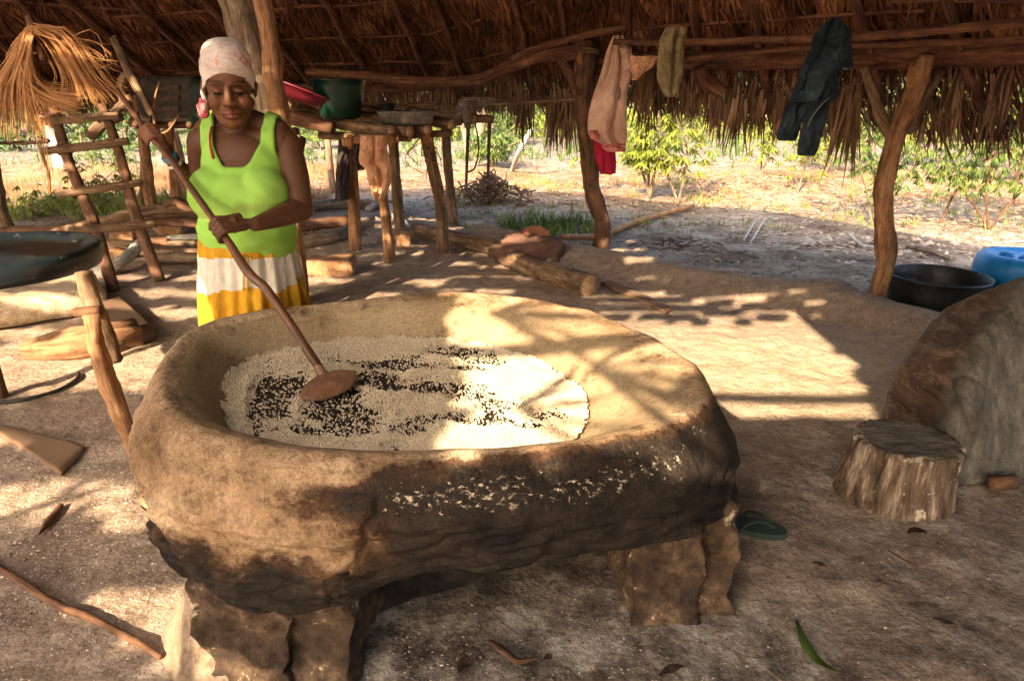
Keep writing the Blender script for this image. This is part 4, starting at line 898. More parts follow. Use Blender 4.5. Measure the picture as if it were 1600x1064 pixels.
# the table of poles behind the woman, right
tab = thing('pole_table', at(620, 390, 6.5)*[1, 1, 0], 'rough table of logs laid on crooked forked legs, holding a green tub and a pan', 'table')
for (pts, r, mt) in (([(555, 390), (553, 320), (548, 262), (546, 215)], [.062, .06, .065, .06], 'bark_orange'), ([(610, 408), (603, 345), (597, 290), (590, 215)], [.06, .045, .045, .045], 'bark_orange'),
                     ([(691, 396), (690, 330), (676, 262), (665, 208)], [.062, .058, .055, .06], 'bark'), ([(626, 370), (620, 300), (614, 215)], [.06, .055], 'bark'), ([(711, 352), (703, 290), (695, 200)], [.055, .05], 'bark'), ([(520, 300), (516, 260), (510, 200)], [.055, .05], 'bark')):
    b0 = gput(*pts[0]); P = [b0-[0, 0, .04]]+[at(u, v, b0[1]) for u, v in pts[1:]]; part('leg', tube(P, r, 12, rough=.15), M[mt], tab)
def lyl(name, pts, r, mt, parent, cutends=True, rough=.12):
    P = [at(*p) for p in pts]; o = part(name, tube(P, r, 12, rough=rough, crook=.02), M[mt], parent)
    for a, b in ((P[0], P[1]), (P[-1], P[-2])):
        if cutends: d = (a-b)/np.linalg.norm(a-b); rr = r if isinstance(r, (int, float)) else r[-1]; part('cut_end', tube([a, a+d*.012], rr*.9, 12, n=2), M['cutwood'], o)
    return o
for (a, r) in ((((430, 178, 6.9), (540, 195, 6.4), (612, 205, 6.05)), .05), (((470, 172, 7.0), (560, 190, 6.5), (640, 206, 6.1)), .05), (((520, 172, 7.1), (600, 188, 6.6), (668, 203, 6.2)), .048), (((570, 172, 7.2), (640, 184, 6.8), (705, 195, 6.4)), .05), (((640, 175, 7.2), (690, 182, 6.9), (740, 186, 6.8)), .05)):
    lyl('top_log', a, r, 'bark', tab)
lyl('crossbar', ((500, 212, 6.4), (560, 214, 6.3), (640, 216, 6.2)), .035, 'bark', tab); lyl('crossbar', ((538, 222, 6.0), (600, 219, 6.0), (620, 217, 6.0)), .04, 'bark_orange', tab); lyl('crossbar', ((640, 212, 6.3), (705, 208, 6.4)), .03, 'bark', tab)
for (u, v, Y) in ((668, 214, 6.25), (612, 220, 5.98), (548, 222, 6.0)): lash(at(u, v, Y), (1, 0, 0), .052, tab)
for k in range(9): part('loose_straw', tube([at(660+J_(14), 214, 6.2), at(662+J_(18), 222+4*k, 6.16), at(668+J_(20), 232+6*k, 6.18)], .0035, 5, n=8), M['straw'], tab)
# small shelf right of the table
sh = thing('shelf_rack', at(745, 300, 7.4)*[1, 1, 0], 'small stick shelf with a short board at the right end of the log table', 'shelf')
part('shelf_board', box(at(748, 186, 7.0), (.26, .3, .07), rot('Z', .2), None, 0, .01, 4), M['bark'], sh)
for (u0, u1, v1) in ((732, 728, 300), (765, 762, 300)): p = gput(u1, v1); part('leg', tube([p, at(u0, 190, 7.05)], .02, 8, rough=.1), M['bark'], sh)
part('hoop', tube([at(742, 190, 6.9), at(748, 230, 6.9), at(742, 262, 6.9), at(730, 270, 6.9)], .008, 6), M['bark'], sh)
# left rack behind the woman with its load
rk = thing('storage_rack', at(340, 300, 7.2)*[1, 1, 0], 'dark raised rack of poles under the roof behind the woman', 'rack')
for a, r in ((((205, 192, 7.0), (300, 193, 6.9), (420, 190, 6.9)), .045), (((215, 150, 7.3), (330, 152, 7.2), (520, 168, 7.2)), .04), (((400, 178, 6.4), (450, 184, 6.3), (520, 200, 6.2)), .06)): lyl('rail', a, r, 'bark_dark', rk, False)
for (u, v, tu, tv) in ((322, 345, 312, 190), (405, 345, 402, 180), (470, 340, 460, 200)):
    p = gput(u, v+10); part('leg', tube([p, at(tu, tv, p[1])], .055, 10, rough=.15), M['bark'], rk)
for k in range(7):
    lyl('slat', ((212+k*28, 196, 6.75), (220+k*28, 176, 7.5)), .03, 'bark_dark', rk, False)
p = gput(470, 470); part('leg', tube([p, at(466, 400, p[1]), at(455, 330, p[1]), at(440, 240, p[1]), at(432, 205, p[1])], [.055, .05, .05, .045], 12, rough=.25), M['bark'], rk)
part('strut', tube([at(470, 330, p[1]), at(462, 260, p[1]+.1), at(470, 215, p[1]+.2)], [.05, .04], 10, rough=.25), M['bark'], rk)
o = log('firewood_log', [], [.1], 'bark', '', '') if False else None
t_ = thing('firewood_log', at(440, 165, 6.6), 'pale lichen covered log with a cut end on the rack beside the woman', 'log'); part('trunk', tube([at(395, 150, 6.7), at(450, 165, 6.5)], .075, 12, rough=.2), M['bark_grey'], t_); part('cut_end', tube([at(450, 165, 6.5), at(452, 166, 6.48)], .066, 12, n=2), M['cutwood'], t_)
M['dark_box'] = mat('old_dark_metal', [(.02, .014, .010), (.06, .04, .028)], 8, .7, .003, 40)
M['dark_slot'] = mat('dark_slot', [(.05, .03, .02), (.09, .055, .038)], 8, .8, .002, 40); rad = thing('old_radio', at(270, 165, 6.8), 'dark dusty box with slots on the rack behind the woman, left of her head', 'box')
part('case', box(at(272, 155, 6.9), (.60, .3, .42), None, None, 0, .008, 5), M['dark_box'], rad)
for k in range(3): part('slot_panel', box(at(258, 138+k*16, 6.73), (.26, .02, .045), None, None, 0, 0, 1), M['dark_slot'], rad, False)
solo('storage_bin', box(at(318, 160, 6.9), (.28, .3, .42), None, None, 0, .01, 4), mat('dark_green', [(.006, .016, .012), (.012, .03, .022)], 9, .6, .001), 'dark green bin standing beside the slotted box on the rack', 'bin')
solo('wire_hoop', tube([at(280, 180, 6.3), at(262, 205, 6.3), at(246, 206, 6.3), at(240, 180, 6.3), at(243, 150, 6.3), at(250, 128, 6.3)], .010, 6, n=40), M['bark_orange'], 'thin orange cane hoop hanging below the box left of the woman', 'hoop')
for (pts, r, lb) in ((((178, 60, 6.4), (200, 110, 6.3), (222, 150, 6.2), (238, 180, 6.2)), .035, 'knobbly upright branch standing left of the box on the rack'), (((150, 210, 6.6), (185, 170, 6.5), (205, 150, 6.5)), .035, 'forked bough propped between the ladder top and the rack'), (((140, 212, 6.3), (165, 190, 6.3), (190, 182, 6.4)), .05, 'short stub of a branch behind the ladder'), (((195, 170, 6.5), (190, 130, 6.5), (200, 115, 6.5)), .04, 'short upright forked stick above the ladder'), (((60, 225, 6.7), (75, 270, 6.7), (78, 302, 6.7)), .014, 'thin straight cane hanging at left below the straw bundle')):
    solo('branch', tube([at(*p) for p in pts], [r, r*1.1, r*.8], 10, rough=.25), M['bark' if r > .02 else 'straw'], lb, 'branch')
# vessels on the table
def vessel(name, c, prof, mt, label, cat, wob=0.02, tilt=None):
    g = lathe(prof, (0, 0, 0), 56, wob); g.move(tilt if tilt is not None else np.eye(3), c); return solo(name, g, mt, label, cat)
M['green_plastic'] = mat('dark_green_plastic', [(.002, .020, .013), (.005, .032, .022)], 5, .35, .0008, 30, spec=.5)
M['red_plastic'] = mat('red_plastic', [(.10, .008, .014), (.18, .014, .028)], 8, .4, .001, 30, spec=.5)
vessel('tub', at(533, 186, 6.5)+[0, 0, .0], [(0, 0), (.15, 0), (.175, .02), (.20, .12), (.225, .27), (.235, .32), (.245, .325), (.245, .335), (.225, .335), (.215, .30), (.19, .12), (.16, .03), (0, .02)], M['green_plastic'], 'large dark green plastic tub on the log table', 'tub')
vessel('basin', at(468, 160, 6.5), [(0, 0), (.22, .0), (.30, .05), (.35, .10), (.37, .10), (.37, .11), (.34, .115), (.28, .06), (.2, .02), (0, .02)], M['red_plastic'], 'red plastic basin lying tilted beside the green tub', 'basin', .01, rot('Y', .36)@rot('X', -.12))
vessel('tin', at(605, 182, 6.6), [(0, 0), (.072, 0), (.074, .11), (.078, .115), (.070, .115), (.068, .01), (0, .01)], M['black_tin'], 'small black tin can standing behind the metal pan', 'tin')
vessel('pan', at(636, 194, 6.3), [(0, 0), (.215, 0), (.23, .015), (.24, .075), (.26, .10), (.262, .106), (.235, .10), (.225, .06), (.20, .02), (0, .015)], M['alu'], 'battered grey aluminium pan on the log table', 'pan', .03)
# ---------------------------------------------------------------- hanging cloths
def cloth(pieces, Y, depth, folds, seed, wrinkle=.02, top_gather=1.):
    """pieces: lists of (v, u_left, u_right); a draped double layer with folds"""
    g = Geo()
    for rows in pieces:
        rows = np.array(rows, float); n, m_ = 46, 40; vs = np.linspace(rows[0, 0], rows[-1, 0], n); R = cr(rows, 200); R = R[np.argsort(R[:, 0])]
        ul = np.interp(vs, R[:, 0], R[:, 1]); ur = np.interp(vs, R[:, 0], R[:, 2])
        for side in (-1, 1):
            V = []
            for i in range(n):
                for j in range(m_):
                    s = j/(m_-1); u = ul[i]*(1-s)+ur[i]*s; e = math.sin(s*math.pi)**.5; f = i/(n-1)
                    P = at(u, vs[i]+wrinkle*40*N(s*4, seed, f*2)*f, Y)
                    d = side*depth*e*(.4+.6*f)+.8*depth*(1.3-2.2*abs(math.sin(folds*(s-.5)*3.14*(1-.35*f)+seed+1.1*N(s*2, f*2.5, seed)))**.75)*e*.6+wrinkle*.8*N(s*5+f*4, f*7, seed)+wrinkle*.9*(abs(N(s*7-f*6, f*8, seed))-.2)+.4*wrinkle*N(s*16+f*14, f*19, seed)
                    P[1] += d; V.append(P)
            F = [(i*m_+j, i*m_+j+1, (i+1)*m_+j+1, (i+1)*m_+j) for i in range(n-1) for j in range(m_-1)]
            g.add(V, F)
        o_ = g.n-2*n*m_; E = [(i, 0) for i in range(n)]+[(n-1, j) for j in range(m_)]+[(i, m_-1) for i in range(n-1, -1, -1)]+[(0, j) for j in range(m_-1, -1, -1)]
        ids = [o_+i*m_+j for i, j in E]; fs = [(ids[k], ids[k+1], ids[k+1]+n*m_, ids[k]+n*m_) for k in range(len(ids)-1) if ids[k] != ids[k+1]]
        g.F += fs; g.U += [None]*len(fs); g.M += [0]*len(fs)
    return g
M['pink'] = mat('dirty_pink_cloth', [(.46, .25, .18), (.60, .38, .29), (.68, .47, .37)], 3, .9, .002, 120, speck=((.22, .14, .11), 7, .64)); M['magenta'] = mat('magenta_cloth', [(.32, .006, .03), (.46, .015, .06)], 6, .85, .002, 120)
M['pinktrim'] = mat('rose_trim', [(.48, .13, .13), (.58, .2, .19)], 10, .9, .001, 120)
M['khaki'] = mat('khaki_cloth', [(.15, .11, .055), (.26, .2, .105), (.34, .27, .15)], 5, .9, .003, 120); M['denim'] = mat('dark_denim', [(.004, .008, .014), (.012, .022, .034), (.035, .055, .075)], 4, .85, .002, 300)
M['tan_rag'] = mat('tan_rag', [(.50, .24, .13), (.62, .34, .20), (.66, .42, .27)], 4, .9, .002, 120, speck=((.45, .14, .1), 14, .62)); M['dark_rag'] = mat('dark_rag', [(.02, .015, .016), (.06, .045, .045)], 6, .9, .003, 100)
M['brown_rag'] = mat('brown_rag', [(.08, .04, .03), (.17, .09, .065)], 6, .9, .003, 100); M['grey_rag'] = mat('grey_rag', [(.16, .12, .10), (.28, .22, .18)], 6, .9, .003, 100)
jk = thing('jacket', at(958, 60, 6.1), 'dirty pale pink hooded jacket with rose hems hanging by its hood from the beam', 'jacket')
part('jacket_body', cloth([[(56, 958, 974), (80, 948, 984), (110, 940, 989), (140, 930, 981), (170, 921, 979), (200, 918, 979), (214, 922, 980), (226, 940, 978)]], 6.1, .07, 2.2, 2.), M['pink'], jk)
part('sleeve', cloth([[(75, 968, 986), (95, 972, 990), (112, 975, 989)]], 6.02, .03, 1, 5.), M['pink'], jk)
part('hem', cloth([[(204, 919, 934), (212, 921, 937), (218, 923, 938)]], 6.0, .03, 1, 2., .004), M['pinktrim'], jk); part('hem', cloth([[(225, 940, 978), (232, 941, 978), (237, 948, 977)]], 6.0, .05, 1, 2., .004), M['pinktrim'], jk)
part('pocket', tube([at(949, 208, 5.97), at(953, 195, 5.97), at(959, 182, 5.97)], .009, 6), M['pinktrim'], jk); part('stain', ell(at(966, 147, 5.985), (.022, .010, .055), None, 16, 10), M['grey_rag'], jk)
solo('magenta_cloth', cloth([[(190, 930, 960), (220, 928, 962), (240, 929, 962), (256, 933, 963), (272, 938, 962)]], 6.2, .04, 2, 7.), M['magenta'], 'bright magenta cloth showing below the pink jacket', 'cloth')
tr = solo('trousers', cloth([[(43, 1040, 1074), (62, 1030, 1073), (72, 1030, 1070), (95, 1027, 1068), (120, 1026, 1066), (140, 1032, 1060), (152, 1040, 1052)]], 5.35, .07, 1.8, 9., .03), M['khaki'], 'crumpled khaki trousers hanging over the thin pole right of the jacket', 'trousers')
solo('rag', cloth([[(88, 985, 1028), (105, 984, 1020), (115, 988, 1005), (126, 987, 996)]], 5.6, .03, 1, 4.), M['tan_rag'], 'short brown rag between the pink jacket and khaki trousers', 'rag')
jn = thing('jeans', at(1290, 40, 4.35), 'dark blue denim jeans folded over the thin pole at right', 'jeans')
part('seat_panel', cloth([[(29, 1296, 1312), (50, 1276, 1328), (80, 1264, 1331), (105, 1252, 1333), (112, 1250, 1312), (150, 1240, 1309), (160, 1236, 1300)]], 4.35, .07, 1.4, 1., .03), M['denim'], jn)
part('trouser_leg', cloth([[(130, 1244, 1282), (160, 1232, 1266), (190, 1221, 1252), (212, 1213, 1246), (220, 1216, 1242)]], 4.38, .05, 1.2, 3., .02), M['denim'], jn)
part('trouser_leg', cloth([[(135, 1262, 1308), (160, 1262, 1298), (190, 1255, 1290), (220, 1248, 1281), (243, 1246, 1272)]], 4.30, .05, 1.2, 6., .02), M['denim'], jn)
M['seam'] = mat('pale_seam', [(.10, .11, .11), (.2, .2, .18)], 10, .9, 0)
part('seam', tube([at(1296, 152, 4.19), at(1280, 168, 4.19), at(1268, 184, 4.19), at(1262, 198, 4.20)], .0035, 5), M['seam'], jn); part('seam', tube([at(1318, 108, 4.2), at(1333, 108, 4.24)], .004, 5), M['seam'], jn)
part('pocket', cloth([[(125, 1262, 1290), (140, 1259, 1286), (158, 1262, 1276)]], 4.2, .006, .6, 3., .006), mat('faded_denim', [(.02, .035, .05), (.05, .075, .09)], 8, .9, .001, 200), jn)
solo('cloth', cloth([[(212, 563, 604), (235, 562, 606), (255, 560, 611), (262, 569, 613), (280, 574, 612), (300, 580, 606), (312, 586, 600)]], 5.95, .06, 2., 3., .03), M['tan_rag'], 'tan orange cloth hanging from the front crossbar of the log table', 'cloth')
solo('sack', cloth([[(218, 530, 545), (250, 526, 546), (290, 524, 545), (312, 524, 545)]], 6.6, .07, 1, 8.), M['dark_rag'], 'long dark sack hanging behind the orange table leg', 'sack')
solo('rag', cloth([[(225, 552, 568), (250, 552, 566), (266, 556, 570)]], 5.98, .03, 1, 5.), M['dark_rag'], 'small black rag hanging left of the tan cloth', 'rag')
g = cloth([[(152, 722, 770), (160, 716, 772), (185, 708, 728), (196, 712, 722)]], 6.85, .09, 1.3, 5., .03); g.merge(cloth([[(155, 724, 740), (180, 722, 738), (200, 726, 736)]], 6.7, .04, 1, 2.)); solo('draped_cloth', g, M['grey_rag'], 'grey cloth draped over the stick shelf right of the table', 'cloth')
# cloth heap on the border log
def heap(name, u, v, s, mt, label, seed, r=.10):
    p = gput(u, v, r); g = ell((0, 0, 0), s, None, 44, 26); W = g.V[0]
    k = np.array([1+.45*N(*(q/np.array(s)*1.3+seed))+.28*abs(N(*(q/np.array(s)*3.1+seed)))+.14*N(*(q/np.array(s)*7+seed)) for q in W]); W = W*k[:, None]; W[:, 2] = np.maximum(W[:, 2], -s[2]*.6); g.V = [W+p]
    return solo(name, g, M[mt], label, 'cloth')
heap('cloth_heap', 826, 396, (.29, .16, .17), 'brown_rag', 'crumpled dark brown cloth lying on the border log', 3.); M['rust_rag'] = mat('rust_rag', [(.32, .11, .06), (.45, .19, .11)], 6, .9, .003, 100); heap('rag_heap', 832, 374, (.13, .09, .085), 'rust_rag', 'rust red rag on top of the brown cloth heap', 8., .22)
heap('corn_husk', 722/1*0+645, 440, (.10, .05, .02), 'rust_rag', 'small rust red scrap on the striped floor below the table', 5., .01) if False else None
# plank beside the border log
def slab(name, pxs, th, mt, label, cat='board', z=0., div=6, jit=.01):
    P = np.array([gput(u, v, z) for u, v in pxs]); g = Geo(); n = div*3; V = []
    for lay in (th, 0):
        for i in range(n+1):
            for j in range(n+1):
                s, t = i/n, j/n; q = (P[0]*(1-s)+P[1]*s)*(1-t)+(P[3]*(1-s)+P[2]*s)*t
                q = q+np.array([N(*(q*9))*jit, N(*(q*9+5))*jit, lay-(.3*th if i in (0, n) or j in (0, n) else 0)*(1 if lay else 0)+N(*(q*6))*jit*.5]); V.append(q)
    m_ = (n+1)**2; F = []
    for i in range(n):
        for j in range(n): a = i*(n+1)+j; F += [(a, a+1, a+n+2, a+n+1), (m_+a, m_+a+n+1, m_+a+n+2, m_+a+1)]
    ring_ = [(i, 0) for i in range(n)]+[(n, j) for j in range(n)]+[(i, n) for i in range(n, 0, -1)]+[(0, j) for j in range(n, 0, -1)]; ids = [i*(n+1)+j for i, j in ring_]
    F += [(ids[k], ids[(k+1) % len(ids)], ids[(k+1) % len(ids)]+m_, ids[k]+m_) for k in range(len(ids))]
    g.add(V, F); return solo(name, g, M[mt] if isinstance(mt, str) else mt, label, cat)
slab('plank', [(722, 350), (745, 348), (872, 412), (858, 420)], .05, 'plank', 'grey split plank lying behind the border log'); slab('plank', [(938, 446), (952, 444), (1050, 486), (1040, 492)], .03, 'bark', 'thin dark board lying beyond the end of the border log')
# ---------------------------------------------------------------- left foreground things
M['blue_black'] = mat('blue_black_plastic', [(.005, .009, .012), (.013, .021, .026)], 5, .36, .001, 30, grit=.3, speck=((.13, .12, .10), 26, .63), spec=.5)
bt = thing('basin_table', (-2.30, 2.98, 0), 'wide dark blue round basin lid resting on rough forked legs at the left edge', 'table')
tpc = (-2.315, 2.98, .765)
part('round_top', lathe([(0, .045), (.16, .043), (.26, .034), (.345, .022), (.375, .030), (.40, .046), (.418, .050), (.434, .042), (.440, .020), (.436, -.02), (.425, -.045), (.40, -.052), (.38, -.045), (.36, -.01), (0, -.005)], tpc, 90, .008), M['blue_black'], bt)
b0 = gput(224, 728)
part('leg', tube([b0-[0, 0, .03], at(196, 668, 2.54), at(170, 600, 2.55), at(152, 545, 2.57), at(142, 492, 2.6)], [.030, .032, .034, .036, .032], 16, rough=.34, n=44), M['bark_orange'], bt)
part('post', tube([at(178, 556, 2.75)-[0, 0, .02], at(160, 510, 2.72), at(140, 460, 2.72), at(130, 425, 2.72)], [.036, .036, .034, .032], 14, rough=.3, n=30), M['bark'], bt)
part('cross_stub', tube([at(118, 488, 2.68), at(156, 485, 2.66)], [.018, .022], 10, rough=.35), M['bark_dark'], bt)
part('leg', tube([(-2.62, 3.2, 0), (-2.6, 3.15, .75)], [.035, .035], 10, rough=.2), M['bark_dark'], bt)
# wooden trough and boards at left
slab('wooden_trough', [(-60, 476), (150, 446), (172, 486), (-60, 522)], .16, 'plank', 'pale weathered wooden trough block lying behind the basin legs', 'trough', 0.02)
log('split_log', [(38, 545), (90, 538), (150, 532), (215, 520)], [.055, .09, .10, .09], 'bark_orange', 'sunlit orange split log lying under the trough', cut=None, rough=.3)
slab('brown_slab', [(150, 490), (190, 480), (245, 530), (180, 555)], .10, 'bark', 'brown earthy slab leaning behind the forked basin leg')
slab('flat_plank', [(-40, 660), (60, 684), (134, 704), (96, 742), (-40, 700)][:4], .02, 'bark', 'short flat floury plank lying on the left floor')
solo('hose', tube([gput(u, v, .012) for u, v in ((-20, 628), (40, 622), (90, 606), (118, 588), (122, 580))], .010, 8, n=40), M['black_tin'], 'curved black hose piece on the left floor below the trough', 'hose')
solo('branch', tube([gput(u, v, .016+.0*i) for i, (u, v) in enumerate(((-30, 868), (40, 912), (95, 946), (140, 965), (200, 995), (252, 1026)))], [.010, .011, .012, .0105, .008], 10, rough=.25, n=50), M['bark_dark'], 'long thin bark covered branch across the lower left floor', 'branch')
solo('charred_stick', tube([gput(60, 832, .01), gput(76, 810, .014), gput(95, 788, .012)], [.003, .016, .010], 10, rough=.4, n=20), M['bark_dark'], 'short charred splinter on the left floor above the long branch', 'stick')
M['corn'] = mat('corn_yellow', [(.55, .33, .01), (.7, .5, .03)], 60, .6, .001); cb_ = thing('corn_cob', gput(212, 494), 'yellow fruit scrap on a small brown block behind the basin leg', 'scrap')
part('scrap', ell(gput(206, 492, .075), (.065, .03, .02), rot('Z', -.1), 20, 10), M['corn'], cb_); part('block', box(gput(214, 500, .03), (.17, .10, .06), rot('Z', -.2), None, 0, .01, 5), M['bark'], cb_)
# straw bundle on a peg
bc = at(52, 80, 4.4); st = thing('palm_straw_bundle', bc, 'fan of orange dried palm strips looped over a peg at upper left', 'straw')
V = []; F = []
def strand(pts, w_):
    C = cr(pts, 9); T = np.gradient(C, axis=0); S = np.cross(T, [.2, 1, .1]); S /= np.linalg.norm(S, axis=1)[:, None]; o_ = len(V)
    for i in range(9): q = w_*.68*(1-.6*i/8); V.append(C[i]-S[i]*q); V.append(C[i]+S[i]*q)
    for i in range(8): F.append((o_+2*i, o_+2*i+1, o_+2*i+3, o_+2*i+2))
J = lambda s: random.gauss(0, s)
for k in range(640):
    y = 4.4+J(.05); q = random.random()
    o1 = J(1); o2 = J(1)
    if q < .42: ex_ = random.uniform(-24, 84); strand([at(47+o1*4, 52+o2*5, y), at(38+(ex_-40)*.30+o1*3, 92+o2*5, y), at(32+(ex_-40)*.70+o1*3, 138+o2*5, y-.03), at(ex_, random.uniform(165, 225), y-.05)], .005)
    elif q < .66: strand([at(44+o1*4, 54+o2*3, y), at(30+o1*8, 90+o2*2, y), at(48+o1*8, 130+o2*6, y-.03), at(80+o1*6, 150+o2*7, y-.04), at(118+o1*8, 158+o2*10, y-.04)], .005)
    elif q < .95: strand([at(50+o1*3, 46+o2*3, y), at(82+o1*7, 56-o1*5, y), at(107+o1*11, 88-o1*4, y-.02), at(126+o1*15, 122+o2*4, y-.03), at(142+o1*24, 152+o2*9, y-.04)], .005)
    elif q < .975: strand([at(52, 52, y), at(95+J(8), 60+J(8), y), at(140+J(10), 85+J(10), y), at(172+J(12), 108+J(12), y)], .004)
    elif q < .976:   # a few wild ones
        ex_ = random.uniform(-45, 135); strand([at(60+J(8), 92+J(7), y), at(62+(ex_-50)*.35+J(8), 68+random.uniform(0, 40), y), at(58+(ex_-50)*.62+J(6), 135+J(12), y-.03), at(ex_+J(6), random.uniform(165, 265)-abs(ex_-60)*.25, y-.05)], .0045)
    elif q < 0:
        r_ = random.gauss(0, 9); strand([at(55+J(5), 78+J(6), y), at(75+J(5), 88+r_, y), at(88+r_, 112+J(5), y-.02), at(120+r_, 140+r_*.6, y-.03), at(170+J(12), 158+r_*.8, y-.04), at(random.uniform(195, 240), 158+r_*.9+J(5), y-.04)], .006)
    elif q < 0: strand([at(56, 80, y), at(100+J(8), 92+J(6), y), at(150+J(10), 130+J(10), y-.03), at(random.uniform(170, 235), random.uniform(130, 195), y-.04)], .0055)
    else: strand([at(58, 84, y), at(35+J(6), 84+J(6), y), at(10+J(8), 130+J(10), y-.02), at(-20+J(10), 210+J(25), y-.02)], .0045)
for k in range(5): strand([at(60+J(4), 78+J(4), 4.4), at(100, 70+J(9), 4.38), at(145, 80+J(12), 4.36), at(random.uniform(160, 185), 95+J(8), 4.35)], .004)
for k in range(4): strand([at(62+J(3), 150, 4.35), at(68+J(3), 230, 4.35), at(78+J(2), 302, 4.35)], .004)
g = Geo(); g.add(np.array(V), F); part('straw', g, M['straw'], st, kind='stuff'); part('peg', tube([at(46, 28, 4.5), at(58, 62, 4.4), at(67, 92, 4.3)], [.022, .024, .018], 10, rough=.15), M['bark_dark'], st)
# ---------------------------------------------------------------- right foreground things
# stump
sc_ = gput(1413, 790); sc_ = np.array([1.475, 2.30, 0]); V = []; F = []; ns, nr = 120, 26
for i in range(nr):
    f = i/(nr-1)
    for j in range(ns):
        a = 2*math.pi*j/ns; bz = f*.235
        r = .182+.030*(1-f)**2+.012*N(math.cos(a)*1.5, math.sin(a)*1.5, 1)+.012*abs(N(math.cos(a)*8, math.sin(a)*8, f*1.2))*2.2+.006*N(math.cos(a)*16, math.sin(a)*16, f*2)
        if f > .96: r -= .008
        V.append((sc_[0]+r*math.cos(a)+.02*f, sc_[1]+r*math.sin(a)*.92, bz))
k0 = len(V)
for i in range(9):
    f = (i+1)/9.
    for j in range(ns): a = 2*math.pi*j/ns; rr_ = np.array(V[(nr-1)*ns+j]); c_ = np.array([sc_[0]+.02, sc_[1], .238]); q = rr_*(1-f)+c_*f; q[2] = .236+.006*N(q[0]*12, q[1]*12)+.004*N(q[0]*50, q[1]*20); V.append(q)
for i in range(nr+8):
    for j in range(ns): k = (j+1) % ns; F.append((i*ns+j, i*ns+k, (i+1)*ns+k, (i+1)*ns+j))
g = Geo(); g.add(V, F, None, 0); g.M = [0 if i < nr*ns else 1 for i in range(len(F))]
M['stump_side'] = mat('stump_bark', [(.025, .018, .013), (.15, .10, .07), (.52, .43, .34)], 26, .95, .016, 40, stretch=(1, 1, .10), detail=8, speck=((.5, .42, .33), 17, .60)); M['stump_top'] = mat('stump_top', [(.05, .042, .034), (.15, .125, .10), (.24, .2, .165)], 9, .85, .004, 50, stretch=(1, 5, 1))
stp = solo('stump', g, [M['stump_side'], M['stump_top']], 'short sawn tree stump seat with furrowed bark in front of the dark hull', 'stump')
# overturned dugout trough
def gq(u, v): p = gp(u, v); return (p[0], p[1], -.03)
hv = [gq(1374, 668), gq(1436, 530), (2.6, 4.0, -.03), (4.0, 3.8, -.03), (3.3, 2.35, -.03), gq(1600, 750), gq(1490, 762), (1.76, 2.43, .29), (1.945, 2.62, .56), (2.20, 2.84, .745), (3.3, 3.2, .76), (2.06, 3.1, .50), (1.73, 2.84, .29), gq(1410, 720)]
hf = [(0, 12, 7), (12, 8, 7), (12, 11, 8), (11, 9, 8), (0, 1, 12), (1, 11, 12), (1, 2, 11), (2, 9, 11), (2, 3, 10), (2, 10, 9), (7, 8, 5), (8, 4, 5), (8, 9, 4), (9, 10, 4), (6, 7, 5), (13, 7, 6), (0, 7, 13), (3, 4, 10)]
me = bpy.data.meshes.new('tmp'); me.from_pydata(hv, [], hf); o = bpy.data.objects.new('tmp', me); COL.objects.link(o)
import bmesh
bm_ = bmesh.new(); bm_.from_mesh(me); bmesh.ops.recalc_face_normals(bm_, faces=bm_.faces); bm_.to_mesh(me); bm_.free()
ss = o.modifiers.new('s', 'SUBSURF'); ss.subdivision_type = 'SIMPLE'; ss.levels = 6; sm_ = o.modifiers.new('m', 'SMOOTH'); sm_.iterations = 90; sm_.factor = .5
m2 = bpy.data.meshes.new_from_object(o.evaluated_get(bpy.context.evaluated_depsgraph_get())); V = np.empty(len(m2.vertices)*3, np.float32); m2.vertices.foreach_get('co', V); V = V.reshape(-1, 3).astype(float)
NN = np.empty(len(m2.vertices)*3, np.float32); m2.vertices.foreach_get('normal', NN); NN = NN.reshape(-1, 3); F = [tuple(p.vertices) for p in m2.polygons]; bpy.data.objects.remove(o)
if NN[np.argmax(V[:, 2])][2] < 0: NN = -NN; F = [f[::-1] for f in F]
dd = np.array([.020*N(*(q*3))+.011*N(*(q*8))+.006*abs(N(q[0]*26+q[2]*12, q[1]*9, q[2]*14))-.020*max(0, .07-abs(N(q[0]*3.2+q[2]*5, q[1]*1.3, q[2]*1.5-q[0]*2)))/.07 for q in V]); V = V+NN*dd[:, None]
m, t, b, tc = newmat('hull_wood'); co = tc.outputs['Object']
c = ramp(t, noi(t, co, 4, 10, .78, stretch=(1.6, 1, 3.2), dist=.9), [(.025, .013, .009), (.12, .065, .042), (.34, .25, .18)], .36, .66)
gy_ = ramp(t, noi(t, co, 7, 10, .8, stretch=(2.6, 1, 1)), [(.05, .043, .036), (.15, .135, .112), (.30, .27, .23)], .36, .66)
sx = _n(t, 'ShaderNodeSeparateXYZ'); t.links.new(co, sx.inputs[0]); fx = math_(t, 'SUBTRACT', math_(t, 'MULTIPLY', sx.outputs[0], 1.0), math_(t, 'MULTIPLY', sx.outputs[1], 1.07))
fx = math_(t, 'ADD', fx, math_(t, 'MULTIPLY', math_(t, 'SUBTRACT', noi(t, co, 4, 5), .5), .12)); t_m = _n(t, 'ShaderNodeMapRange'); t_m.inputs[1].default_value = -.36; t_m.inputs[2].default_value = -.28; t.links.new(fx, t_m.inputs[0])
c = mixc(t, t_m.outputs[0], c, gy_); pl_ = ramp(t, noi(t, co, 16, 6, .75, stretch=(1, 1, .5)), [(0, 0, 0), (1, 1, 1)], .62, .70); c = mixc(t, math_(t, 'MULTIPLY', pl_, .55), c, (.42, .34, .26))
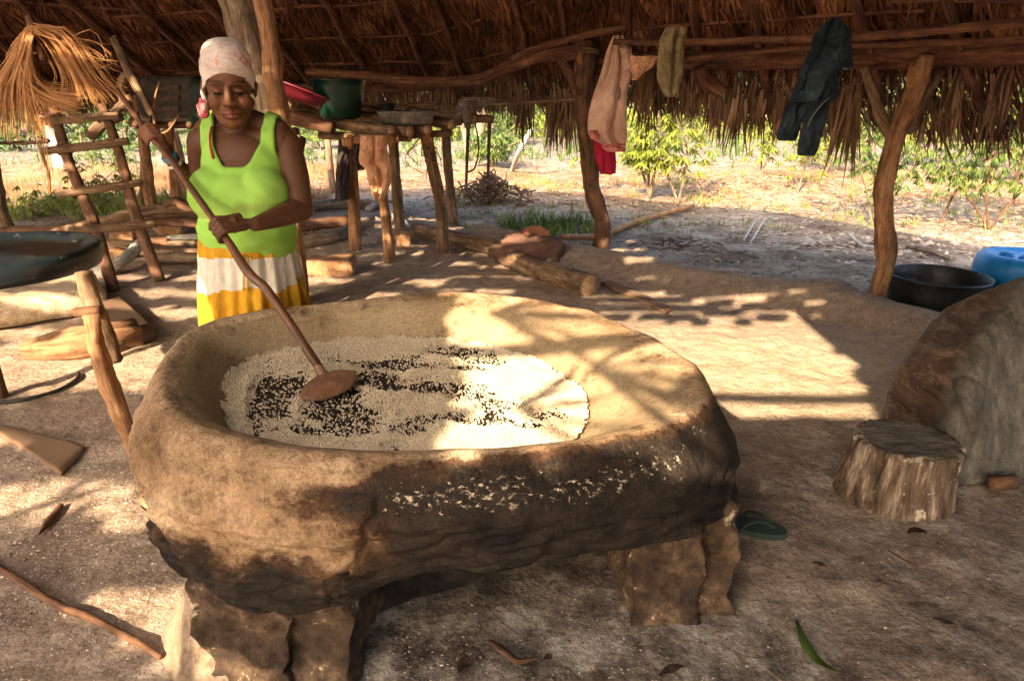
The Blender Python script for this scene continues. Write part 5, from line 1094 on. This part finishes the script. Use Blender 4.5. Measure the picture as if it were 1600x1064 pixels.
t.links.new(c, b.inputs['Base Color']); b.inputs['Roughness'].default_value = .6; b.inputs['Specular IOR Level'].default_value = .4; bump(t, b, noi(t, co, 12, 10, .78, stretch=(1, 1, 3)), .022)
dg_ = thing('overturned_trough', (2.4, 3.0, 0), 'big dark brown overturned dugout trough with a greyed right side at the right edge', 'trough'); g = Geo(); g.add(V, F); part('hull', g, m, dg_)
log('short_log', [(1548, 756), (1584, 752)], [.028, .030], 'bark_dark', 'short dark round log end under the overturned trough', rough=.15)
# tub and barrel behind
c = gput(1492, 497); dc = (c[0]+.02, c[1]+.30, c[2]-.01)
dr = solo('half_drum', lathe([(0, .0), (.29, 0), (.305, .02), (.315, .10), (.33, .17), (.335, .225), (.345, .235), (.335, .242), (.325, .23), (.315, .16), (.30, .03), (0, .02)], dc, 90, .035, seed=6.), mat('sooty_black_tub', [(.008, .008, .008), (.028, .026, .024)], 7, .45, .003, 26, spec=.4, speck=((.11, .09, .075), 11, .60)), 'dented black half drum tub standing outside beside the blue barrel', 'tub')
M['blue'] = mat('blue_plastic', [(.008, .20, .52), (.012, .27, .66)], 4, .38, .001, 20, spec=.5); bb_ = thing('blue_barrel', (3.8, 4.95, 0), 'bright blue plastic barrel with a dented top behind the overturned trough', 'barrel')
bcn = (3.80, 4.95, gz(3.80, 4.95)-.02); part('barrel_body', lathe([(0, 0), (.30, 0), (.32, .02), (.325, .14), (.318, .16), (.325, .18), (.325, .30), (.31, .36), (.28, .385), (.255, .39), (.235, .375), (.20, .365), (0, .362)], bcn, 72, .015), M['blue'], bb_)
part('handle', tube([(bcn[0]-.12, bcn[1]-.1, bcn[2]+.37), (bcn[0]-.04, bcn[1]-.1, bcn[2]+.405), (bcn[0]+.06, bcn[1]-.1, bcn[2]+.37)], .022, 10), M['blue'], bb_); part('cap', lathe([(0, .03), (.045, .03), (.05, 0)], (bcn[0]-.14, bcn[1]+.02, bcn[2]+.37), 24), M['blue'], bb_)
# sandal strap / cord, leaves and sticks on the floor
M['cord'] = mat('green_cord', [(.02, .04, .03), (.045, .075, .055)], 30, .6, .001); g = Geo()
for k in range(0):
    c_ = gput(1172, 826, .012); q = [(c_[0]+(.085-.006*k)*math.cos(a+k*.4)+J(.004), c_[1]+(.05-.004*k)*math.sin(a+k*.4)+J(.004), c_[2]+.004*k+.004*math.sin(3*a)) for a in np.linspace(0, 5.9, 12)]; tube(q, .0042, 6, n=40, geo=g)
M['sandal'] = mat('sandal_rubber', [(.012, .026, .02), (.03, .05, .04)], 30, .6, .001, 60, grit=.3)
sc0 = gput(1172, 832, 0); sd_ = thing('sandal', sc0, 'dark green flip flop sandal lying on the floor beside the oven', 'sandal'); sa = rot('Z', math.radians(-22)); g = Geo(); V = []
for lay in (.022, .0):
    for j in range(40):
        a = 2*math.pi*j/40; wd = .045+.009*math.cos(a); V.append(sc0+sa@np.array([.118*math.cos(a), wd*math.sin(a), .004+lay]))
g.add(V, [tuple(range(40)), tuple(range(79, 39, -1))]+[(j, 40+j, 40+(j+1) % 40, (j+1) % 40) for j in range(40)]); part('sole', g, M['sandal'], sd_, False)
for s_ in (-1, 1): part('strap', tube([sc0+sa@np.array(q) for q in ((.075, 0, .03), (.03, s_*.022, .058), (-.015, s_*.043, .045), (-.03, s_*.046, .022))], .0055, 8, n=20), M['sandal'], sd_)
def fleaf(pxs, wd, mt, label, group=None):
    C = cr([gput(u, v, .008) for u, v in pxs], 16); T = np.gradient(C, axis=0); S = np.cross(T, [0, 0, 1.]); S /= np.linalg.norm(S, axis=1)[:, None]; V = []; F = []
    for i in range(16):
        f = i/15; w_ = wd*math.sin(math.pi*min(max(f, .02), .98))**.7; V += [C[i]-S[i]*w_+[0, 0, .006], C[i]+[0, 0, 0.0], C[i]+S[i]*w_+[0, 0, .005+.004*math.sin(f*9)]]
    for i in range(15):
        for j in (0, 1): F.append((3*i+j, 3*i+j+1, 3*i+4+j, 3*i+3+j))
    g = Geo(); g.add(V, F); o = solo('fallen_leaf', g, M[mt], label, 'leaf', group); s_ = o.modifiers.new('s', 'SOLIDIFY'); s_.thickness = .0012
fleaf([(1244, 968), (1256, 1000), (1278, 1028), (1308, 1050)], .014, 'leaf_mid', 'long dark green leaf lying on the lower right floor')
M['dead_leaf'] = mat('dead_leaf', [(.05, .03, .022), (.11, .065, .045)], 20, .8, .002)
fleaf([(1418, 834), (1432, 830), (1448, 834)], .018, 'dead_leaf', 'small dark leaf on the floor below the stump'); fleaf([(1458, 968), (1475, 972), (1496, 980)], .009, 'dead_leaf', 'narrow dark brown leaf near the right edge of the floor'); fleaf([(1030, 1062), (1048, 1052), (1066, 1048)], .012, 'dead_leaf', 'dark curled leaf at the bottom edge of the picture')
fleaf([(1268, 884), (1280, 886), (1292, 890)], .008, 'dead_leaf', 'tiny green grey leaf on the floor right of the oven'); fleaf([(718, 1056), (724, 1040), (730, 1028)], .016, 'dead_leaf', 'brown upright leaf in the ash below the oven'); fleaf([(850, 1032), (857, 1026), (862, 1022)], .010, 'dead_leaf', 'black leaf scrap in the ash right of the bark strip'); fleaf([(870, 318), (890, 319), (905, 318)], .03, 'dead_leaf', 'dead leaf outside beyond the border log') 
solo('twig', tube([gput(1388, 858, .006), gput(1412, 870, .01), gput(1436, 882, .006)], .003, 6, rough=.2, n=14), M['bark_dark'], 'thin dark twig on the floor in front of the stump', 'twig'); solo('twig', tube([gput(1200, 1042, .006), gput(1222, 1062, .006)], .004, 6, n=8), M['bark_grey'], 'pale twig at the bottom edge left of the green leaf', 'twig')
solo('bark_strip', tube([gput(762, 1000, .01), gput(785, 1016, .016), gput(808, 1032, .012), gput(840, 1026, .008)], [.006, .012, .010, .004], 8, rough=.4, flat=.5, n=24), M['bark_dark'], 'curled brown bark strip lying in the ash under the oven', 'bark')
# outside: cane, sticks, twig heap
solo('long_cane', tube([gput(u, v, .05) for u, v in ((878, 384), (940, 366), (1000, 345), (1082, 322))], [.028, .036, .036, .03], 8, n=30), M['straw'], 'long pale split cane lying outside behind the centre post', 'cane')
for (a, b_) in (((1162, 374), (1180, 346)), ((1174, 376), (1196, 342))): solo('stick', tube([gput(*a, .02), gput(*b_, .06)], .013, 7, n=8), M['bark_white'], 'left one of two thin bleached sticks crossed on the sand outside' if a[0] < 1170 else 'right one of two thin bleached sticks crossed on the sand outside', 'stick', 'pair of bleached sticks on the sand')
solo('stick', tube([gput(1418, 384, .03), gput(1450, 392, .05), gput(1482, 404, .03)], [.02, .035, .02], 8, rough=.2, n=20), M['bark_grey'], 'grey bent stick on the litter outside the right post', 'stick'); solo('stick', tube([gput(1325, 365, .03), gput(1345, 382, .05), gput(1365, 386, .03)], [.012, .016, .010], 8, n=20), M['bark_white'], 'thin pale crooked stick left of the right post', 'stick')
solo('leaning_stake', tube([gput(800, 268), at(812, 235, 13.0), at(832, 200, 13.0)], [.05, .045], 8), M['bark_white'], 'pale leaning stake in the field right of the table', 'stake')
g = Geo(); c_ = gput(765, 318)
for k in range(330):
    a = random.uniform(0, 6.28); r = abs(random.gauss(0, .26)); p = c_+np.array([r*math.cos(a)*1.2, r*math.sin(a), random.uniform(0, .42)*math.exp(-r*1.6)]); d = np.array([J(1), J(1), J(.5)]); d /= np.linalg.norm(d); L_ = random.uniform(.10, .28)
    tube([p-d*L_/2, p+[J(.03), J(.03), J(.03)], p+d*L_/2+[0, 0, .02]], random.uniform(.004, .013), 5, n=5, geo=g)
solo('brush_heap', g, M['bark'], 'heap of dry tangled twigs outside behind the border log', 'brush', kind='stuff')
g = Geo()
for k in range(40): p = gput(1060+J(22), 382+J(5), .01); d = np.array([J(1), J(1), J(.3)]); d *= .06/np.linalg.norm(d); tube([p-d, p+d], .006, 5, n=3, geo=g)
solo('ember_scraps', g, M['bark_dark'], 'small scatter of burnt scraps on the sand outside the hut', 'scraps', kind='stuff')
# ---------------------------------------------------------------- plants
def leaflet_quads(c, dirs, Ls, Ws, droop):
    return blades(c, dirs, Ls, Ws, droop)
def cassava(u, v, h, spread, nstem, mt, label, nleaf=34, r=.016, group=None, name='cassava_plant', stems=None, stem_m='bark_grey', droopy=.5, ll=.14, up=.35):
    p0 = gput(u, v); t_ = thing(name, p0, label, 'plant', group); B, D, Ls, Ws, Dr = [], [], [], [], []
    st_ = stems or [[(0, 0, 0), (J(.1)*spread, J(.1), h*.45), (J(.35)*spread, J(.3)*spread, h*random.uniform(.8, 1))] for _ in range(nstem)]
    for s in st_:
        P = cr(np.array(s, float)+p0, 12); part('stem', tube(P, [r, r*.8, r*.45], 7, rough=.12, crook=.03), M[stem_m], t_)
        for k in range(nleaf//len(st_)):
            f = random.uniform(up, 1); q = P[int(f*11)]+np.array([J(.02), J(.02), J(.02)]); a = random.uniform(0, 6.28); pd = np.array([math.cos(a), math.sin(a), random.uniform(-.1, .6)]); c_ = q+pd*random.uniform(.08, .46 if ll < .12 else .28)*(max(ll, .12)/.14)
            for m_ in range(7):
                b_ = a+(m_-3)*.62; dd = np.array([math.cos(b_), math.sin(b_), -droopy+J(.15)]); B.append(c_); D.append(dd/np.linalg.norm(dd)); Ls.append(ll*random.uniform(.7, 1.1)*(1-.06*abs(m_-3))); Ws.append(ll*.16); Dr.append(ll*.2)
    big('leaves', blades(np.array(B), np.array(D), np.array(Ls), np.array(Ws), np.array(Dr)), 4, M[mt], t_); return t_
gp_ = 'cassava plants outside the shelter'
cassava(1015, 312, 1.75, 1., 4, 'leaf_yellow', 'sunlit yellow green cassava bush just right of the pink jacket', 190, .022, gp_, ll=.19)
cassava(1060, 318, 1.5, .8, 2, 'leaf_yellow', 'thinner cassava stem at the right side of the sunlit bush', 70, .02, gp_, ll=.18)
cassava(925, 300, 1.0, .6, 2, 'leaf_yellow', 'small cassava shoot behind the centre post', 36, .015, gp_)
cassava(1185, 292, 1.1, .8, 2, 'leaf_yellow', 'low yellow green plant left of the jeans legs', 54, .015, gp_, ll=.17)
cassava(1370, 352, 0, 1, 0, 'leaf', 'spindly branching cassava plant just left of the right post', 260, .015, gp_, stems=[[(0, 0, 0), (-.10, 0, .5), (-.2, .1, 1.3)], [(0, 0, 0), (.22, 0, .5), (.72, .1, 1.25)], [(-.02, 0, 0), (-.14, 0, .7), (-.42, 0, 1.5)], [(.02, 0, 0), (.1, 0, .6), (.2, 0, 1.5)], [(-.05, 0, 0), (-.3, 0, .6), (-.8, 0, 1.3)]], stem_m='bark_grey', up=.45, ll=.10, droopy=.9)
cassava(1468, 350, 0, 1, 0, 'leaf', 'branching dark stemmed cassava plant right of the right post', 380, .017, gp_, stems=[[(0, 0, 0), (.10, 0, .35), (.28, 0, .75), (.14, .1, 1.15)], [(.28, 0, .75), (.34, 0, 1.2), (.30, 0, 1.9)], [(.28, 0, .75), (.65, 0, 1.0), (1.1, 0, 1.3)], [(.3, 0, .72), (.8, 0, .95), (1.3, 0, 1.2)], [(.28, 0, .75), (0, 0, 1.1), (-.35, 0, 1.5)], [(.28, 0, .75), (.6, 0, 1.3), (.9, 0, 1.7)]], stem_m='bark_dark', up=.5, ll=.105, droopy=1.1)
cassava(1545, 360, 0, 1, 0, 'leaf', 'leaning cassava plant at the right edge with drooping leaves', 320, .015, gp_, stems=[[(0, 0, 0), (.3, 0, .5), (.75, 0, .9)], [(0, 0, 0), (-.15, 0, .5), (-.05, 0, 1.2)], [(.2, 0, .3), (.2, 0, 1.), (.4, 0, 1.7)], [(0, 0, 0), (-.35, .1, .45), (-.75, .1, .85)]], stem_m='bark_dark', up=.5, ll=.105, droopy=1.1)
cassava(1245, 310, 0, 1, 0, 'leaf_yellow', 'slim leaning plant behind the jeans', 50, .016, gp_, stems=[[(0, 0, 0), (.1, 0, .5), (.15, 0, 1.1)], [(0, 0, 0), (.05, 0, .6), (-.2, 0, 1.0)]], ll=.16)
for (u, v, h, mt, lb) in ((1290, 272, 1.6, 'leaf_yellow', 'far cassava plant between the jeans and the right post'), (1540, 265, 1.7, 'leaf_yellow', 'far pale cassava plant near the right edge'), (1430, 262, 1.6, 'leaf_yellow', 'far cassava plant seen right beside the right post'), (1345, 255, 1.6, 'leaf_mid', 'far green cassava plant left of the right post'), (1600, 290, 1.6, 'leaf_yellow', 'far cassava plant cut by the right edge'),
                      (808, 228, 1.1, 'leaf_mid', 'green bush right of the stick shelf'), (770, 262, .7, 'leaf_mid', 'leafy plant under the stick shelf'), (560, 232, 1.2, 'leaf_yellow', 'sunlit bush seen through the gap behind the green tub'), (500, 235, .9, 'leaf_mid', 'green plant behind the table left legs')):
    cassava(u, v, h, 1.4, 4, mt, lb, 110, .02, gp_, ll=.22)
for (u, v, h, sc__, lb) in ((150, 345, .55, .5, 'yellow green weed showing between the ladder rails'), (165, 335, .6, .8, 'small bright weed beside the right ladder rail'), (210, 290, .8, 1, 'green fern like plant between the ladder and the posts'), (140, 258, .45, 1., 'small green plant by the white trunk'), (62, 340, .3, .5, 'low weed above the blue basin'), (470, 262, .8, 1., 'dark leafy plant right of the woman')):
    cassava(u, v, h, .7, 5, 'leaf_yellow' if v > 300 else 'leaf_mid', lb, 90, .008, 'weeds beyond the ladder', 'weed', ll=.10, up=.1)
# trunks
def trunk(u, v, pts, r, mt, label):
    p = gput(u, v); t_ = thing('tree', p, label, 'tree', 'bare trunks beyond the hut'); part('trunk', tube([p-[0, 0, .05]]+[at(a, b_, p[1]) for a, b_ in pts], r, 10, rough=.15), M[mt], t_); return t_
trunk(97, 268, [(90, 235), (78, 205), (70, 180), (66, 140)], [.13, .11, .09, .08], 'bark_white', 'white barked leaning tree trunk behind the ladder')
trunk(745, 252, [(746, 225), (752, 190), (760, 140)], [.17, .13, .12], 'bark_grey', 'grey tree trunk behind the stick shelf'); trunk(732, 250, [(730, 220), (722, 180), (720, 140)], [.10, .09], 'bark_grey', 'thinner grey trunk left of its pair behind the shelf')
trunk(655, 245, [(657, 200), (650, 140)], [.07, .06], 'bark_grey', 'thin dark trunk seen between the table legs')
# far thicket
def leafcloud(cs, rs, n, size, mt, name, parent=None, label=None, cat=None):
    V = []
    for c_, r_ in zip(cs, rs):
        k = int(n*r_[0]*r_[2]); d = rng.normal(size=(k, 3)); d /= np.linalg.norm(d, axis=1)[:, None]; q = d*rng.uniform(.55, 1.05, (k, 1))**.6*np.array(r_)
        cl = np.array([N(*(x*1.3+c_)) for x in q]); q = q[cl > -.18]; P = q+np.array(c_); P = P[P[:, 2] > -.1]; m_ = len(P)
        a = rng.normal(size=(m_, 3)); a /= np.linalg.norm(a, axis=1)[:, None]; b_ = np.cross(a, rng.normal(size=(m_, 3))); b_ /= np.linalg.norm(b_, axis=1)[:, None]; s_ = size*rng.uniform(.5, 1.3, (m_, 1))
        V.append(np.stack([P-a*s_, P+b_*s_*.4, P+a*s_, P-b_*s_*.4], 1).reshape(-1, 3))
    return big(name, np.concatenate(V), 4, M[mt], parent, 'stuff', label, cat)
cs, rs = [], []
for k in range(70):
    x = -42+k*1.25+J(1); y = random.uniform(24, 30)+(4 if x > 0 else 0); h = random.uniform(1.6, 3.6) if x < 2 else random.uniform(1.2, 2.8); cs.append((x, y, h*.45)); rs.append((random.uniform(1.2, 2.4), 1.3, h*.6))
leafcloud(cs, rs, 330, .13, 'leaf_mid', 'thicket', None, 'mid green thicket of bushes closing the field behind the hut', 'thicket')
cs, rs = [], []
for k in range(60):
    x = -50+k*1.9+J(1); y = random.uniform(32, 40); h = random.uniform(3, 7); cs.append((x, y, h*.5)); rs.append((random.uniform(2, 3.5), 1.8, h*.6))
leafcloud(cs, rs, 130, .22, 'leaf_dark', 'forest_edge', None, 'dark trees rising behind the thicket at the far side of the field', 'trees')
for i, (u, v, h, mt, lb) in enumerate(((30, 238, 1.9, 'leaf_dark', 'dark shrub at far left beyond the field'), (130, 236, 1.7, 'leaf_mid', 'shrub right of the white trunk'), (200, 238, 1.6, 'leaf_dark', 'dark shrub behind the ladder top'), (690, 222, 2.2, 'leaf_yellow', 'sunlit shrub behind the table right legs'), (860, 218, 1.8, 'leaf_yellow', 'pale sunlit shrub left of the centre post'), (965, 216, 1.9, 'leaf_yellow', 'far sunlit shrub behind the pink jacket'), (1110, 220, 2., 'leaf_yellow', 'sunlit shrub below the thatch tassels'), (1240, 222, 1.8, 'leaf_yellow', 'far yellow shrub behind the jeans'), (1400, 225, 2.1, 'leaf_mid', 'far shrub behind the right post'), (1520, 225, 2.2, 'leaf_yellow', 'far yellow shrub at right'))):
    p = gput(u, v); t_ = thing('shrub', p, lb, 'shrub', 'shrubs at the far side of the field'); part('stem', tube([p, p+[.05, 0, h*.5]], [.05, .03], 6), M['bark'], t_)
    leafcloud([(p[0], p[1], p[2]+h*.45), (p[0]+.8, p[1], p[2]+h*.3), (p[0]-.7, p[1]+.3, p[2]+h*.35)], [(1.1, .9, h*.55), (.9, .7, h*.35), (.8, .7, h*.4)], 420, .10, mt, 'leaves', t_)
# ---------------------------------------------------------------- ground cover
def tufts(n, region, hh, mt, name, label, w_=.006, per=7, clump=True):
    B, D, Ls, Ws, Dr = [], [], [], [], []
    k = 0
    while k < n:
        x, y = region(); 
        if clump and N(x*.9, y*.9, 3) < random.uniform(-.35, .25): k += .15; continue
        z = gz(x, y); k += 1
        for j in range(per): a = random.uniform(0, 6.28); d = np.array([math.cos(a)*.35, math.sin(a)*.35, 1]); B.append((x+J(.03), y+J(.03), z)); D.append(d/np.linalg.norm(d)); Ls.append(hh*random.uniform(.4, 1.2)); Ws.append(w_*random.uniform(.6, 1.3)); Dr.append(hh*.15)
    big(name, blades(np.array(B), np.array(D), np.array(Ls), np.array(Ws), np.array(Dr), np.tile([.2, .9, .1], (len(B), 1))), 4, M[mt], None, 'stuff', label, 'grass')
U = random.uniform
tufts(2600, lambda: (U(-12, -2.6), U(8.6, 15)), .20, 'dry_grass', 'dry_grass', 'orange dry grass covering the field at left', .008, 6)
tufts(900, lambda: (U(-9.5, -3.2), U(8.2, 9.9)), .34, 'grass', 'green_grass', 'tall yellow green grass just beyond the woodpile', .009, 7)
tufts(600, lambda: (U(-2.5, 14), U(9.5, 15)), .12, 'dry_grass', 'dry_grass', 'sparse orange dry grass in the sunlit strip at right', .008, 5)
tufts(650, lambda: (U(-1, 12), U(7.5, 14)), .15, 'grass', 'weeds', 'scattered low green weeds on the sand outside', .010, 5)
tufts(1300, lambda: (U(-16, 22), U(15, 26)), .3, 'leaf_mid', 'field_weeds', 'low green weeds far out in the field', .022, 6)
tufts(90, lambda: (U(-.1, 1.0), U(7.2, 8.2)), .20, 'leaf_mid', 'weeds', 'green weeds behind the cloth heap', .012, 6, False)
def scat(n, region, s0, s1, mt, name, label, flat=.6, cat='pebbles'):
    P = []
    while len(P) < n:
        x, y = region()
        if (x-OC[0])**2/.75+(y-OC[1])**2/.28 < 1 and y > 1.72: continue
        P.append((x, y, gz(x, y)))
    P = np.array(P); s_ = rng.uniform(s0, s1, n)*rng.uniform(.4, 1, n); V, F = octs(P+np.array([0, 0, 1.])*s_[:, None]*.15, s_, .45); V = V.reshape(-1, 6, 3); V[..., 2] = P[:, None, 2]+(V[..., 2]-P[:, None, 2])*flat
    big(name, V.reshape(-1, 3), 3, M[mt], None, 'stuff', label, cat, F=F)
scat(2600, lambda: (U(-2.6, 3.0), U(1., 5.2)), .0015, .006, 'chip', 'floor_crumbs', 'pale crumbs of meal and grit scattered on the earth floor', .5, 'crumbs')
scat(2600, lambda: (lambda x, y: (x, y))(-1.55+J(.35), 2.0+J(.5)), .0015, .007, 'chip', 'floor_crumbs', 'pale crumbs scattered on the floor left of the oven', .5, 'crumbs')
scat(1500, lambda: (U(-2.6, 2.6), U(1.0, 4.0)), .002, .007, 'bark_dark', 'charcoal_bits', 'small black charcoal bits scattered on the floor', .5, 'charcoal')
scat(1500, lambda: (U(.5, 9), U(5., 12)), .006, .03, 'stone', 'pebbles', 'pebbles and clods on the sand outside', .6)
scat(260, lambda: (U(3.0, 6), U(6.0, 7.6)), .02, .06, 'stone', 'rubble', 'pale rubble beyond the right post', .6)
scat(1500, lambda: (J(.55)+.1, 1.25+abs(J(.25))), .0015, .006, 'ash_bit', 'ash_flakes', 'grey ash flakes and crumbs in front of the oven', .4, 'ash')
V = []
nl_ = 14000; X = rng.uniform(-6, 14, nl_); Y = rng.uniform(6.0, 15, nl_); kk = [i for i in range(nl_) if N(X[i]*.6, Y[i]*.9, 8) > -.15 and (Y[i]-6.2) > (-.0)]
for i in kk:
    x, y = X[i], Y[i]; z = gz(x, y)+.008; a = U(0, 6.28); l_ = U(.02, .06); w_ = l_*.3; c, s = math.cos(a), math.sin(a)
    V += [(x-c*l_, y-s*l_, z), (x+s*w_, y-c*w_, z+U(0, .02)), (x+c*l_, y+s*l_, z+U(0, .02)), (x-s*w_, y+c*w_, z+.004)]
big('leaf_litter', np.array(V), 4, M['litter'], None, 'stuff', 'dry leaf litter strewn on the sand outside', 'litter')
